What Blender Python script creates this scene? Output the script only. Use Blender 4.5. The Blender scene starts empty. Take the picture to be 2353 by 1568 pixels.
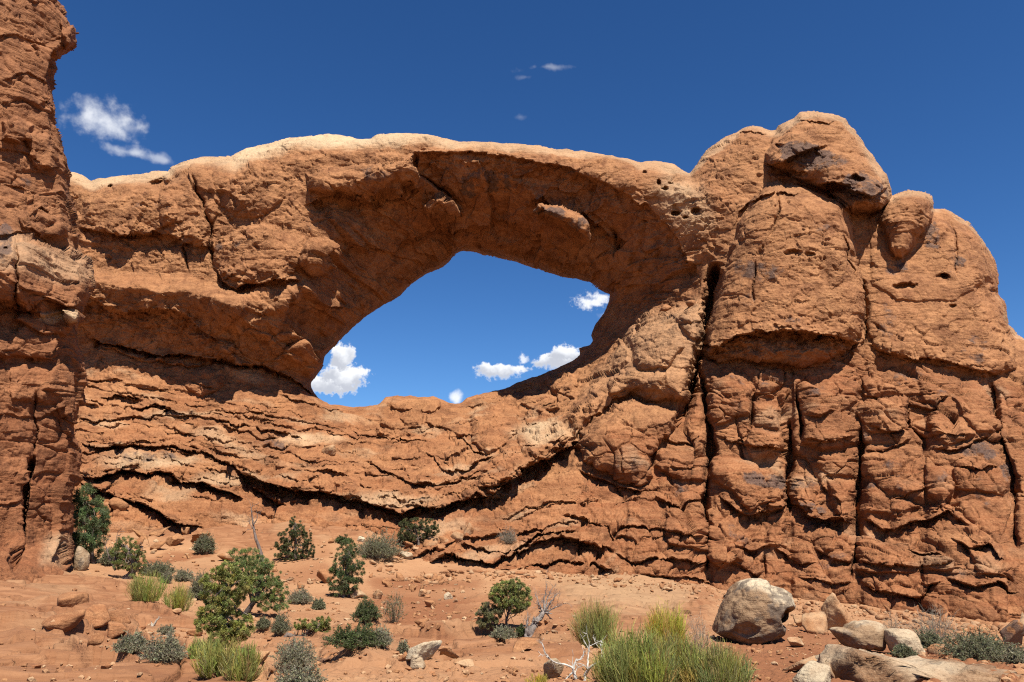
import bpy, bmesh, math, random
import numpy as np
from mathutils import Vector, Matrix

scn = bpy.context.scene
R = math.radians
# ------------------------------------------------------------------ camera
F, CU, CV = 1812.0, 1176.5, 784.0          # focal length and centre in photo units (photo = 2353 x 1568)
PITCH = R(14.4)
EYE = 2.2                                  # eye height above the near ground (z = 0)
cam_d = bpy.data.cameras.new('camera'); cam = bpy.data.objects.new('camera', cam_d)
scn.collection.objects.link(cam); scn.camera = cam
cam_d.sensor_width = 36.0; cam_d.lens = 36.0 * F / 2353.0
cam_d.clip_start = 0.1; cam_d.clip_end = 20000
cam.location = (0, 0, EYE); cam.rotation_euler = (R(90) + PITCH, 0, 0)

# ------------------------------------------------------------------ light
SUN_EL, SUN_AZ = 60.0, 22.0                # azimuth: from behind the camera, turned to its right
sv = Vector((math.sin(R(SUN_AZ)) * math.cos(R(SUN_EL)), -math.cos(R(SUN_AZ)) * math.cos(R(SUN_EL)), math.sin(R(SUN_EL))))
sd_ = bpy.data.lights.new('sun', 'SUN'); sd_.energy = 5.0; sd_.angle = R(0.53); sd_.color = (1.0, 0.955, 0.88)
so = bpy.data.objects.new('sun', sd_); scn.collection.objects.link(so)
so.rotation_euler = sv.to_track_quat('Z', 'Y').to_euler()
so.location = sv * 120
scn.view_settings.view_transform = 'Standard'; scn.view_settings.look = 'None'
scn.view_settings.gamma = 1.0; scn.view_settings.exposure = 1.05
scn.cycles.filter_width = 1.15; scn.cycles.use_denoising = False
scn.cycles.max_bounces = 6; scn.cycles.diffuse_bounces = 3

def px_dir(u, v):
    b = (CV - v) / F; a = (u - CU) / F
    return a, math.cos(PITCH) - math.sin(PITCH) * b, math.sin(PITCH) + math.cos(PITCH) * b
def px_pt(u, v, Y):                        # photo unit + distance north -> world (numpy ok)
    b = (CV - np.asarray(v, float)) / F; a = (np.asarray(u, float) - CU) / F
    y = math.cos(PITCH) - math.sin(PITCH) * b; z = math.sin(PITCH) + math.cos(PITCH) * b
    k = Y / y
    return a * k, Y + 0 * k, EYE + z * k

# ------------------------------------------------------------------ world: sky and fair-weather clouds
W = bpy.data.worlds.new('World'); scn.world = W; W.use_nodes = True
nt = W.node_tree; nt.nodes.clear()
def NN(t, kind, **kw):
    n = t.nodes.new(kind)
    for k, v in kw.items(): setattr(n, k, v)
    return n
def math_n(t, op, a, b=None, c=None, clamp=False):
    n = t.nodes.new('ShaderNodeMath'); n.operation = op; n.use_clamp = clamp
    for i, x in enumerate((a, b, c)):
        if x is None: continue
        if isinstance(x, (int, float)): n.inputs[i].default_value = x
        else: t.links.new(x, n.inputs[i])
    return n.outputs[0]
def mix_c(t, fac, a, b, blend='MIX'):
    n = t.nodes.new('ShaderNodeMix'); n.data_type = 'RGBA'; n.blend_type = blend; n.clamp_factor = True
    for sock, x in ((n.inputs[0], fac), (n.inputs[6], a), (n.inputs[7], b)):
        if isinstance(x, (int, float)): sock.default_value = x
        elif isinstance(x, tuple): sock.default_value = x if len(x) == 4 else (*x, 1)
        else: t.links.new(x, sock)
    return n.outputs[2]
def map_r(t, x, a, b, c=0.0, d=1.0, smooth=False):
    n = t.nodes.new('ShaderNodeMapRange'); n.interpolation_type = 'SMOOTHSTEP' if smooth else 'LINEAR'
    t.links.new(x, n.inputs[0])
    for i, q in enumerate((a, b, c, d)): n.inputs[i + 1].default_value = q
    return n.outputs[0]
def noise_n(t, vec, scale, detail=4, rough=0.55, dist=0.0, lac=2.0):
    n = t.nodes.new('ShaderNodeTexNoise'); n.inputs['Scale'].default_value = scale
    n.inputs['Detail'].default_value = detail; n.inputs['Roughness'].default_value = rough
    n.inputs['Distortion'].default_value = dist; n.inputs['Lacunarity'].default_value = lac
    t.links.new(vec, n.inputs['Vector']); return n

sky = NN(nt, 'ShaderNodeTexSky', sky_type='NISHITA', sun_disc=False)
sky.sun_elevation = R(SUN_EL); sky.sun_rotation = R(180 - SUN_AZ)
sky.altitude = 1600; sky.air_density = 1.0; sky.dust_density = 0.4; sky.ozone_density = 3.0
hs = NN(nt, 'ShaderNodeHueSaturation'); hs.inputs['Saturation'].default_value = 1.2
hs.inputs['Value'].default_value = 1.0
nt.links.new(sky.outputs[0], hs.inputs['Color'])
gm = NN(nt, 'ShaderNodeGamma'); gm.inputs[1].default_value = 1.25
nt.links.new(hs.outputs[0], gm.inputs[0])
geo = NN(nt, 'ShaderNodeTexCoord'); dvec = geo.outputs['Generated']
def vdot(v, c):
    n = nt.nodes.new('ShaderNodeVectorMath'); n.operation = 'DOT_PRODUCT'
    nt.links.new(v, n.inputs[0]); n.inputs[1].default_value = c; return n.outputs['Value']
nwarp = noise_n(nt, dvec, 26.0, 3, 0.5)
wv = NN(nt, 'ShaderNodeVectorMath', operation='SUBTRACT'); nt.links.new(nwarp.outputs['Color'], wv.inputs[0]); wv.inputs[1].default_value = (.5, .5, .5)
ws = NN(nt, 'ShaderNodeVectorMath', operation='SCALE'); nt.links.new(wv.outputs[0], ws.inputs[0]); ws.inputs['Scale'].default_value = 0.016
wa = NN(nt, 'ShaderNodeVectorMath', operation='ADD'); nt.links.new(dvec, wa.inputs[0]); nt.links.new(ws.outputs[0], wa.inputs[1])
wvec = wa.outputs[0]
puff = noise_n(nt, dvec, 95.0, 6, 0.62).outputs['Fac']
wisp = noise_n(nt, dvec, 40.0, 5, 0.52, 0.0).outputs['Fac']
shade_n = noise_n(nt, dvec, 42.0, 5, 0.55).outputs['Fac']
#  u, v, half-width, half-height, density, softness(0 crisp..1 wispy), flat base
CLOUDS = [
 (238,276,72,48,.78,.9,0),(208,246,26,28,.4,1,0),(285,292,40,20,.4,1,0),(290,348,76,18,.6,.95,0),(372,366,44,16,.45,1,0),
 (1258,158,62,9,.26,1,0),(1208,178,30,7,.12,1,0),(1196,268,18,8,.15,1,0),
 (795,858,56,46,1.35,.1,1),(760,880,82,30,1.2,.1,1),(783,818,30,34,1.25,.1,0),
 (1145,850,76,24,1.2,.2,1),(1203,822,17,15,.8,.5,0),(1285,825,64,34,1.3,.15,1),(1300,812,44,24,1.0,.15,0),
 (1368,692,48,24,.95,.5,0),(1392,722,22,12,.6,.8,0),(1051,912,16,20,.9,.6,0)]
cov = None; shd = None
for (u, v, ru, rv, den, soft, flat) in CLOUDS:
    d = Vector(px_dir(u, v)).normalized()
    right = Vector((0, 0, 1)).cross(d); right = -right.normalized() if right.x < 0 else right.normalized()
    if right.x < 0: right = -right
    up = right.cross(d); up = up if up.z > 0 else -up
    ax = math_n(nt, 'MULTIPLY', vdot(wvec, right), F / ru)
    ay = math_n(nt, 'MULTIPLY', vdot(wvec, up), F / rv)
    if flat:                                # flatter, firmer base: squash below the middle
        ay = math_n(nt, 'MAXIMUM', ay, math_n(nt, 'MULTIPLY', ay, 1.7))
        ay2 = math_n(nt, 'MULTIPLY', math_n(nt, 'MINIMUM', ay, 0.0), 1.0)
    r2 = math_n(nt, 'ADD', math_n(nt, 'MULTIPLY', ax, ax), math_n(nt, 'MULTIPLY', ay, ay))
    front = math_n(nt, 'GREATER_THAN', vdot(dvec, d), 0.5)
    base = math_n(nt, 'SUBTRACT', 1.0, math_n(nt, 'SQRT', r2))
    nz = wisp if soft > .5 else puff
    amp = 1.5 + soft * 1.6
    f = math_n(nt, 'ADD', base, math_n(nt, 'MULTIPLY', math_n(nt, 'SUBTRACT', nz, 0.52), amp))
    c = math_n(nt, 'MULTIPLY', map_r(nt, f, 0.0, 0.22 + soft * 1.05, 0, min(den, 1.0), True), front)
    cov = c if cov is None else math_n(nt, 'MAXIMUM', cov, c)
    if soft < .3:
        s = math_n(nt, 'MULTIPLY', c, map_r(nt, math_n(nt, 'ADD', ay, math_n(nt, 'MULTIPLY', math_n(nt, 'SUBTRACT', shade_n, .5), 3.0)), -0.55, 0.55, 0.95, 0.0, True))
        shd = s if shd is None else math_n(nt, 'MAXIMUM', shd, s)
BG_STR = 0.05
SKY_K = 0.88
ccol = mix_c(nt, shd, (0.50 / BG_STR, 0.51 / BG_STR, 0.53 / BG_STR), (0.28 / BG_STR, 0.295 / BG_STR, 0.335 / BG_STR))
skyb = NN(nt, 'ShaderNodeVectorMath', operation='SCALE'); nt.links.new(gm.outputs[0], skyb.inputs[0]); skyb.inputs['Scale'].default_value = SKY_K
skyc = mix_c(nt, cov, skyb.outputs[0], ccol)
bg = NN(nt, 'ShaderNodeBackground'); bg.inputs['Strength'].default_value = BG_STR
nt.links.new(skyc, bg.inputs['Color'])
wo = NN(nt, 'ShaderNodeOutputWorld'); nt.links.new(bg.outputs[0], wo.inputs['Surface'])

# ------------------------------------------------------------------ numpy helpers
def sstep(x, a, b):
    t = np.clip((x - a) / (b - a), 0, 1); return t * t * (3 - 2 * t)
def _h(i, j, k, s):
    n = (i.astype(np.uint32) * np.uint32(374761393) + j.astype(np.uint32) * np.uint32(668265263)
         + k.astype(np.uint32) * np.uint32(2147483647 & 1274126177) + np.uint32((s * 2654435761) & 0xffffffff))
    n = (n ^ (n >> np.uint32(13))) * np.uint32(1274126177)
    return n ^ (n >> np.uint32(16))
def _f(h): return (h & np.uint32(0xffff)).astype(np.float32) / np.float32(65535.0)
def perlin(x, y, z, seed=0):
    x = np.asarray(x, np.float32); y = np.asarray(y, np.float32); z = np.asarray(z, np.float32)
    xi = np.floor(x); yi = np.floor(y); zi = np.floor(z)
    fx = x - xi; fy = y - yi; fz = z - zi
    xi = xi.astype(np.int64); yi = yi.astype(np.int64); zi = zi.astype(np.int64)
    ux = fx * fx * fx * (fx * (fx * 6 - 15) + 10); uy = fy * fy * fy * (fy * (fy * 6 - 15) + 10); uz = fz * fz * fz * (fz * (fz * 6 - 15) + 10)
    out = 0
    for a in (0, 1):
        wx = ux if a else 1 - ux
        for b in (0, 1):
            wy = uy if b else 1 - uy
            for c in (0, 1):
                wz = uz if c else 1 - uz
                h = _h(xi + a, yi + b, zi + c, seed)
                gx = (h & np.uint32(0x3ff)).astype(np.float32) / 511.5 - 1
                gy = ((h >> np.uint32(10)) & np.uint32(0x3ff)).astype(np.float32) / 511.5 - 1
                gz = ((h >> np.uint32(20)) & np.uint32(0x3ff)).astype(np.float32) / 511.5 - 1
                out = out + wx * wy * wz * (gx * (fx - a) + gy * (fy - b) + gz * (fz - c))
    return out
def fbm(x, y, z, scale, octv=4, seed=0, gain=.5, ridged=False):
    s = 1.0 / scale; a = 1.0; t = 0; n = 0
    for o in range(octv):
        p = perlin(x * s, y * s, z * s, seed + o * 17)
        if ridged: p = 0.5 - np.abs(p) * 1.6
        t = t + a * p; n += a; a *= gain; s *= 2.03
    return t / n
def cells(x, y, seed=0, jit=0.9):
    """2-D cellular: returns F1, F2-F1 (edge distance), random per cell (3), offset to the cell centre."""
    x = np.asarray(x, np.float32); y = np.asarray(y, np.float32)
    xi = np.floor(x).astype(np.int64); yi = np.floor(y).astype(np.int64)
    f1 = np.full(x.shape, 9., np.float32); f2 = f1.copy()
    r1 = np.zeros_like(f1); r2 = r1.copy(); r3 = r1.copy(); ox = r1.copy(); oy = r1.copy()
    z0 = np.zeros_like(xi)
    for a in (-1, 0, 1):
        for b in (-1, 0, 1):
            h = _h(xi + a, yi + b, z0, seed); h2 = _h(xi + a, yi + b, z0 + 1, seed + 91)
            px = xi + a + .5 + jit * (_f(h) - .5); py = yi + b + .5 + jit * (_f(h >> np.uint32(16)) - .5)
            dx = (x - px).astype(np.float32); dy = (y - py).astype(np.float32)
            d = np.sqrt(dx * dx + dy * dy)
            m = d < f1
            f2 = np.where(m, f1, np.minimum(f2, d)); f1 = np.where(m, d, f1)
            r1 = np.where(m, _f(h2), r1); r2 = np.where(m, _f(h2 >> np.uint32(8)), r2); r3 = np.where(m, _f(h2 >> np.uint32(16)), r3)
            ox = np.where(m, dx, ox); oy = np.where(m, dy, oy)
    return f1, f2 - f1, r1, r2, r3, ox, oy
def facets(x, y, sx, sy, seed, warp=.35, tilt=1.0, rot=0.0):
    """chiselled rock: each cell a randomly tilted plane; returns height (~-1..1) and edge distance."""
    wx = fbm(x, y, 0 * x + seed, max(sx, sy) * 1.3, 3, seed + 3) * warp * 2.2; wy = fbm(x, y, 0 * x + seed + 9.3, max(sx, sy) * 1.3, 3, seed + 5) * warp * 2.2
    c, s = math.cos(rot), math.sin(rot)
    X = (x * c + y * s) / sx + wx; Y = (-x * s + y * c) / sy + wy
    f1, e, r1, r2, r3, ox, oy = cells(X, Y, seed)
    return (r1 - .5) * .9 + tilt * ((r2 - .5) * ox + (r3 - .5) * oy) * 1.6, e
def seg_sd(poly, U, V):
    """signed distance (inside > 0) of a closed polygon, arrays U V"""
    p = np.array(poly, np.float32); q = np.roll(p, -1, 0)
    d2 = np.full(U.shape, 1e12, np.float32); ins = np.zeros(U.shape, bool)
    for (ax, ay), (bx, by) in zip(p, q):
        ex, ey = bx - ax, by - ay; L = ex * ex + ey * ey
        if L < 1e-6: continue
        t = np.clip(((U - ax) * ex + (V - ay) * ey) / L, 0, 1)
        dx = U - (ax + t * ex); dy = V - (ay + t * ey)
        d2 = np.minimum(d2, dx * dx + dy * dy)
        if ay != by:
            m = ((ay > V) != (by > V)) & (U < (bx - ax) * (V - ay) / (by - ay) + ax)
            ins ^= m
    return np.where(ins, 1, -1) * np.sqrt(d2)
def rbf(pts, vals, Q, reg=0.0, chunk=60000):
    pts = np.array(pts, float); vals = np.array(vals, float); n = len(pts)
    sc = pts.std(0).mean(); c = pts.mean(0); p = (pts - c) / sc
    K = np.linalg.norm(p[:, None] - p[None], axis=2) + 0.0
    A = np.zeros((n + 3, n + 3)); A[:n, :n] = K - reg * np.eye(n); A[:n, n] = 1; A[n, :n] = 1
    A[:n, n + 1:] = p; A[n + 1:, :n] = p.T
    w = np.linalg.solve(A, np.concatenate([vals, np.zeros(3)]))
    out = np.empty(len(Q))
    for i in range(0, len(Q), chunk):
        q = (Q[i:i + chunk] - c) / sc
        k = np.sqrt(((q[:, None, :] - p[None]) ** 2).sum(2))
        out[i:i + chunk] = k @ w[:n] + w[n] + q @ w[n + 1:]
    return out
def blur(a, r):
    """separable box blur x2, edge padded"""
    if r < 1: return a
    for _ in range(2):
        for ax in (0, 1):
            pad = [(0, 0), (0, 0)]; pad[ax] = (r + 1, r)
            b = np.cumsum(np.pad(a, pad, mode='edge'), axis=ax, dtype=np.float64)
            n = 2 * r + 1
            a = (np.take(b, range(n, b.shape[ax]), axis=ax) - np.take(b, range(0, b.shape[ax] - n), axis=ax)) / n
    return a
def grid_normals(X, Y, Z):
    du = [np.gradient(q, axis=1) for q in (X, Y, Z)]; dv = [np.gradient(q, axis=0) for q in (X, Y, Z)]
    nx = du[1] * dv[2] - du[2] * dv[1]; ny = du[2] * dv[0] - du[0] * dv[2]; nz = du[0] * dv[1] - du[1] * dv[0]
    L = np.sqrt(nx * nx + ny * ny + nz * nz) + 1e-9
    return nx / L, ny / L, nz / L

# ------------------------------------------------------------------ object helpers
def tag(o, label=None, cat=None, group=None, kind=None):
    if label: o['label'] = label
    if cat: o['category'] = cat
    if group: o['group'] = group
    if kind: o['kind'] = kind
    return o
def empty(name, loc, label=None, cat=None, group=None):
    o = bpy.data.objects.new(name, None); scn.collection.objects.link(o); o.location = loc
    o.empty_display_size = 0.3
    return tag(o, label, cat, group)
def np_mesh(name, V, Fq, mat, parent=None, attr=None, smooth=True, loc=None):
    """mesh object from arrays; Fq (n,3) or (n,4) index array or a list of them; attr = dict name -> (n,4)"""
    Fs = Fq if isinstance(Fq, list) else [Fq]
    Fs = [np.asarray(f, np.int32) for f in Fs if len(f)]
    me = bpy.data.meshes.new(name)
    V = np.asarray(V, np.float32)
    if loc is not None: V = V - np.array(loc, np.float32)
    me.vertices.add(len(V)); me.vertices.foreach_set('co', V.ravel())
    nl = sum(f.size for f in Fs); npoly = sum(len(f) for f in Fs)
    me.loops.add(nl); me.loops.foreach_set('vertex_index', np.concatenate([f.ravel() for f in Fs]))
    me.polygons.add(npoly)
    starts = []; tot = []; s = 0
    for f in Fs:
        k = f.shape[1]; starts.append(s + np.arange(len(f)) * k); tot.append(np.full(len(f), k)); s += f.size
    me.polygons.foreach_set('loop_start', np.concatenate(starts).astype(np.int32))
    me.polygons.foreach_set('use_smooth', np.full(npoly, smooth))
    if attr:
        for k, a in attr.items():
            at = me.attributes.new(k, 'FLOAT_COLOR', 'POINT'); at.data.foreach_set('color', np.asarray(a, np.float32).ravel())
    me.update(calc_edges=True); me.validate()
    me.materials.append(mat)
    o = bpy.data.objects.new(name, me); scn.collection.objects.link(o)
    if loc is not None: o.location = loc
    if parent is not None:
        o.parent = parent
        if loc is None: o.matrix_parent_inverse = Matrix.Translation(-Vector(parent.location))
    return o

# ------------------------------------------------------------------ materials
def new_mat(name):
    m = bpy.data.materials.new(name); m.use_nodes = True
    t = m.node_tree; t.nodes.clear()
    out = NN(t, 'ShaderNodeOutputMaterial'); b = NN(t, 'ShaderNodeBsdfPrincipled')
    t.links.new(b.outputs[0], out.inputs[0])
    b.inputs['Roughness'].default_value = 0.92
    b.inputs['Specular IOR Level'].default_value = 0.18
    return m, t, b
def vec_scale(t, vec, s):
    n = NN(t, 'ShaderNodeVectorMath', operation='MULTIPLY'); t.links.new(vec, n.inputs[0]); n.inputs[1].default_value = s; return n.outputs[0]
def rock_mat(name, tan, red, pale=(0.435, 0.32, 0.19), dark=(0.06, 0.045, 0.04), bump=0.7, bscale=1.0):
    """sandstone. attribute 'rock': R bleached, G desert varnish and some painted shade, B iron-red, A spare"""
    m, t, b = new_mat(name)
    g = NN(t, 'ShaderNodeNewGeometry'); P = g.outputs['Position']
    at = NN(t, 'ShaderNodeAttribute', attribute_name='rock')
    sp = NN(t, 'ShaderNodeSeparateColor'); t.links.new(at.outputs['Color'], sp.inputs[0])
    big = noise_n(t, P, 0.16, 5, 0.6).outputs['Fac']
    mid = noise_n(t, P, 0.9 * bscale, 6, 0.65).outputs['Fac']
    bed = noise_n(t, vec_scale(t, P, (0.10, 0.10, 1.3)), 1.6 * bscale, 5, 0.6, 0.6).outputs['Fac']
    fine = noise_n(t, P, 7.0 * bscale, 6, 0.7).outputs['Fac']
    streak = noise_n(t, vec_scale(t, P, (1.2, 1.2, 0.09)), 1.0, 4, 0.6).outputs['Fac']
    patch = noise_n(t, P, 0.45 * bscale, 6, 0.7, 0.5).outputs['Fac']
    lit_lines = NN(t, 'ShaderNodeTexNoise', noise_type='RIDGED_MULTIFRACTAL'); lit_lines.inputs['Scale'].default_value = 1.1 * bscale; lit_lines.inputs['Detail'].default_value = 6
    lit_lines.inputs['Roughness'].default_value = .6; t.links.new(P, lit_lines.inputs['Vector'])
    rf = math_n(t, 'ADD', sp.outputs[2], math_n(t, 'MULTIPLY', math_n(t, 'SUBTRACT', big, .5), 1.6), clamp=True)
    col = mix_c(t, rf, tan, red)
    col = mix_c(t, map_r(t, bed, .40, .66, 0, .40), col, tuple(c * k_ for c, k_ in zip(tan, (1.30, 1.36, 1.42))))
    col = mix_c(t, map_r(t, patch, .49, .63, 0, .70), col, tuple(c * k_ for c, k_ in zip(red, (.60, .66, .74))))
    col = mix_c(t, map_r(t, streak, .54, .70, 0, .55), col, tuple(c * .52 for c in red))
    col = mix_c(t, map_r(t, mid, .48, .70, 0, .45), col, tuple(c * .66 for c in red))
    col = mix_c(t, map_r(t, lit_lines.outputs['Fac'], .55, 1.5, 0, .40), col, tuple(c * k_ for c, k_ in zip(tan, (1.35, 1.45, 1.6))))  # pale ridged lines: small edges catching light, painted into the colour
    pf = math_n(t, 'MULTIPLY', sp.outputs[0], map_r(t, mid, .25, .55, .7, 1.0), clamp=True)
    col = mix_c(t, pf, col, pale)
    vf = math_n(t, 'MULTIPLY', map_r(t, math_n(t, 'ADD', sp.outputs[1], math_n(t, 'MULTIPLY', math_n(t, 'SUBTRACT', mid, .5), 1.4)), .42, .60), .82)
    col = mix_c(t, vf, col, dark)
    col = mix_c(t, map_r(t, fine, .50, .72, .0, .5), col, tuple(c * k_ for c, k_ in zip(tan, (1.3, 1.36, 1.4))), 'MIX')
    col = mix_c(t, map_r(t, fine, .50, .36, .0, .5), col, tuple(c * .55 for c in red))
    t.links.new(col, b.inputs['Base Color'])
    bn = noise_n(t, P, 2.6 * bscale, 8, 0.68).outputs['Fac']
    vo = NN(t, 'ShaderNodeTexVoronoi', feature='F1'); vo.inputs['Scale'].default_value = 2.2 * bscale
    wn = noise_n(t, P, 1.5 * bscale, 4, .6)
    wadd = NN(t, 'ShaderNodeMix', data_type='VECTOR'); wadd.inputs[0].default_value = .35
    t.links.new(P, wadd.inputs[4]); t.links.new(wn.outputs['Color'], wadd.inputs[5])
    t.links.new(wadd.outputs[1], vo.inputs['Vector'])
    hgt = math_n(t, 'ADD', bn, math_n(t, 'MULTIPLY', vo.outputs['Distance'], .35))
    lam = noise_n(t, vec_scale(t, P, (.35, .35, 2.6)), 2.2 * bscale, 5, .62, .4).outputs['Fac']
    hgt = math_n(t, 'ADD', hgt, math_n(t, 'MULTIPLY', bed, .5))
    hgt = math_n(t, 'ADD', hgt, math_n(t, 'MULTIPLY', lam, .6))
    smooth_ = map_r(t, noise_n(t, P, .30 * bscale, 3, .5).outputs['Fac'], .42, .60, .30, 1.25)      # some faces are slick, some freshly broken
    hgt = math_n(t, 'MULTIPLY', hgt, smooth_)
    bp = NN(t, 'ShaderNodeBump'); bp.inputs['Strength'].default_value = bump; bp.inputs['Distance'].default_value = 0.35 / bscale
    t.links.new(hgt, bp.inputs['Height']); t.links.new(bp.outputs[0], b.inputs['Normal'])
    return m
TAN = (0.268, 0.126, 0.053); RED = (0.188, 0.067, 0.0255)
M_ROCK = rock_mat('sandstone', TAN, RED)
M_CLIFF = rock_mat('near_sandstone', (0.225, 0.097, 0.041), (0.165, 0.058, 0.023), bscale=1.6)
# ------------------------------------------------------------------ the rock formation
class Relief:
    """a rock face seen from the south: a fine sheet of rock with real distances, a rounded rim that runs back into the rock, and a rear side"""
    def __init__(s, u0, u1, v0, v1, step):
        s.us = np.arange(u0, u1 + .1, step, dtype=np.float32); s.vs = np.arange(v0, v1 + .1, step, dtype=np.float32)
        s.U, s.V = np.meshgrid(s.us, s.vs); s.step = step
        s.wU, s.wV = s.U, s.V
    def warp(s, amp, scale, octv=4, seed=0):
        n1 = fbm(s.U, s.V, 0 * s.U + 3.1, scale, octv, seed); n2 = fbm(s.U, s.V, 0 * s.U + 7.7, scale, octv, seed + 50)
        s.wU = s.U + amp * n1 * 2; s.wV = s.V + amp * n2 * 2
        _, e_, c1, c2, _, _, _ = cells(s.wU / 38 + .3 * n1, s.wV / 26, seed + 900); s.cj = (c1 - .5) * 5; s.ck = .55 + .9 * c2
        _, e_, c1, c2, _, _, _ = cells(s.wU / 15 + .3 * n2, s.wV / 11, seed + 901); s.cj = s.cj + (c1 - .5) * 2.4
    def base(s, ctrl, br=7):
        k = 4
        Uc, Vc = s.U[::k, ::k], s.V[::k, ::k]
        c = np.array(ctrl, float)
        y = rbf(c[:, :2], c[:, 2], np.stack([Uc.ravel(), Vc.ravel()], 1)).reshape(Uc.shape)
        y = blur(y, br)
        iu = np.clip((s.U - s.us[0]) / (s.step * k), 0, Uc.shape[1] - 1.001); iv = np.clip((s.V - s.vs[0]) / (s.step * k), 0, Uc.shape[0] - 1.001)
        a = iu.astype(int); b = iv.astype(int); fa = iu - a; fb = iv - b
        s.Y = (y[b, a] * (1 - fa) + y[b, a + 1] * fa) * (1 - fb) + (y[b + 1, a] * (1 - fa) + y[b + 1, a + 1] * fa) * fb
    def sdf(s, poly, warped=True):
        U, V = (s.wU, s.wV) if warped else (s.U, s.V)
        p = np.array(poly); m = 80
        out = np.full(U.shape, -200., np.float32)
        r = np.where((s.vs > p[:, 1].min() - m) & (s.vs < p[:, 1].max() + m))[0]; c = np.where((s.us > p[:, 0].min() - m) & (s.us < p[:, 0].max() + m))[0]
        if len(r) == 0 or len(c) == 0: return out
        sl = (slice(r[0], r[-1] + 1), slice(c[0], c[-1] + 1))
        out[sl] = seg_sd(poly, U[sl], V[sl]); return out
    def body(s, poly, A, rnd, k=0.0, edge=5.0):
        """a mass standing A metres proud, edges rounded over rnd; k > 0 leans the top back, k < 0 the bottom"""
        d = s.sdf(poly); p = np.array(poly); vc = (p[:, 1].min() + p[:, 1].max()) / 2; h = (p[:, 1].max() - p[:, 1].min()) / 2
        t = np.clip(d / rnd, 0, 1); prof = np.sqrt(np.clip(1 - (1 - t) ** 2, 0, 1)) * sstep(d, -edge * .3, edge)
        s.Y -= A * prof * (1 + k * np.clip((s.V - vc) / h, -1, 1))
    def ledge(s, pts, A=.8, B=.8, wu=20, wd=22, fade=26, warped=True):
        """lip: rock above comes forward A metres towards the line, rock below is undercut by B"""
        p = np.array(pts, float); p = p[np.argsort(p[:, 0])]
        U, V = (s.wU, s.wV) if warped else (s.U, s.V)
        dv = V - np.interp(U, p[:, 0], p[:, 1]) + s.cj
        w = sstep(U, p[0, 0] - fade * .3, p[0, 0] + fade) * (1 - sstep(U, p[-1, 0] - fade, p[-1, 0] + fade * .3))
        if not hasattr(s, 'mod'):
            s.mod = np.clip(.85 + 2.6 * fbm(s.U, s.V * 1.5, 0 * s.U, 55, 4, 909, .6), .08, 1.7); s.mod2 = np.clip(.9 + 2.2 * fbm(s.U, s.V * 1.5, 0 * s.U, 34, 4, 919, .6), .15, 1.6)
        A = A * s.mod * s.ck; B = B * s.mod2
        up = -A * np.exp(-np.clip(-dv, 0, None) / wu)
        dn = B * np.exp(-(np.clip(dv, 0, None) / wd) ** 1.5)
        t = sstep(dv, -1.5, 1.5)
        s.Y += w * (up * (1 - t) + (dn) * t)
    def shelf(s, pts, A, width, fade=30):
        """rock below the line steps forward A metres over `width`: a sunlit top"""
        p = np.array(pts, float); dv = s.wV - np.interp(s.wU, p[:, 0], p[:, 1])
        w = sstep(s.U, p[0, 0] - fade, p[0, 0] + fade) * (1 - sstep(s.U, p[-1, 0] - fade, p[-1, 0] + fade))
        s.Y -= A * w * sstep(dv, 0, width) * np.exp(-np.clip(dv - width, 0, None) / (width * 2.5))
    def crack(s, pts, w=5, B=2.0, side=0.0, warped=True):
        """near-vertical crack along a polyline; side > 0 sets the rock to the right of it back"""
        p = np.array(pts, float); p = p[np.argsort(p[:, 1])]
        U, V = (s.wU, s.wV) if warped else (.65 * s.U + .35 * s.wU, .65 * s.V + .35 * s.wV)
        du = U - np.interp(V, p[:, 1], p[:, 0])
        f = sstep(s.V, p[0, 1] - 8, p[0, 1] + 25) * (1 - sstep(s.V, p[-1, 1] - 25, p[-1, 1] + 8))
        s.Y += f * (B * np.exp(-np.abs(du / w) ** 1.8) + side * np.sign(du) * np.exp(-np.abs(du) / 30))
    def pit(s, u, v, ru, rv, B, rot=0.0):
        c, q = math.cos(rot), math.sin(rot); x = (s.wU - u); y = (s.wV - v)
        a = (x * c + y * q) / ru; b = (-x * q + y * c) / rv
        s.Y += B * (1 - sstep(np.sqrt(a * a + b * b) + s.mod2 * .6 - .5, .35, 1.15))
    def lump(s, u, v, ru, rv, A, rot=0.0):
        c, q = math.cos(rot), math.sin(rot); x = (s.wU - u); y = (s.wV - v)
        a = (x * c + y * q) / ru; b = (-x * q + y * c) / rv
        s.Y -= A * np.sqrt(np.clip(1 - a * a - b * b, 0, 1))
    def mask(s, poly, soft=30):
        return sstep(s.sdf(poly), -soft, soft)
    def points(s):
        s.PX, s.PY, s.PZ = [a.astype(np.float32) for a in px_pt(s.U, s.V, s.Y)]
    def displace(s, h, nb=3):
        X, Yy, Z = blur(s.PX, nb), blur(s.PY, nb), blur(s.PZ, nb)
        nx, ny, nz = grid_normals(X, Yy, Z)
        f = np.where(ny > 0, -1, 1)          # face the camera side
        s.PX = s.PX + nx * f * h; s.PY = s.PY + ny * f * h; s.PZ = s.PZ + nz * f * h
    def build(s, sd, parts, mat, attr, thick, prefix=None):
        """sd: signed distance to the rim (photo units). parts: list of (name, parent, label grid id, label)."""
        st = s.step
        gy, gx = np.gradient(sd, st)
        g = np.sqrt(gx * gx + gy * gy) + 1e-6
        near = (sd <= 0) & (sd > -st * 1.1)
        # pull the rim vertices onto the contour
        shu = np.where(near, gx / g * (-sd), 0); shv = np.where(near, gy / g * (-sd), 0)
        # world shift per photo unit
        k = s.PY / F
        PX = s.PX + shu * k; PZ = s.PZ - shv * k
        P = np.stack([PX, s.PY, PZ], -1).reshape(-1, 3)
        ok = (sd > -st * 1.1)
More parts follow.
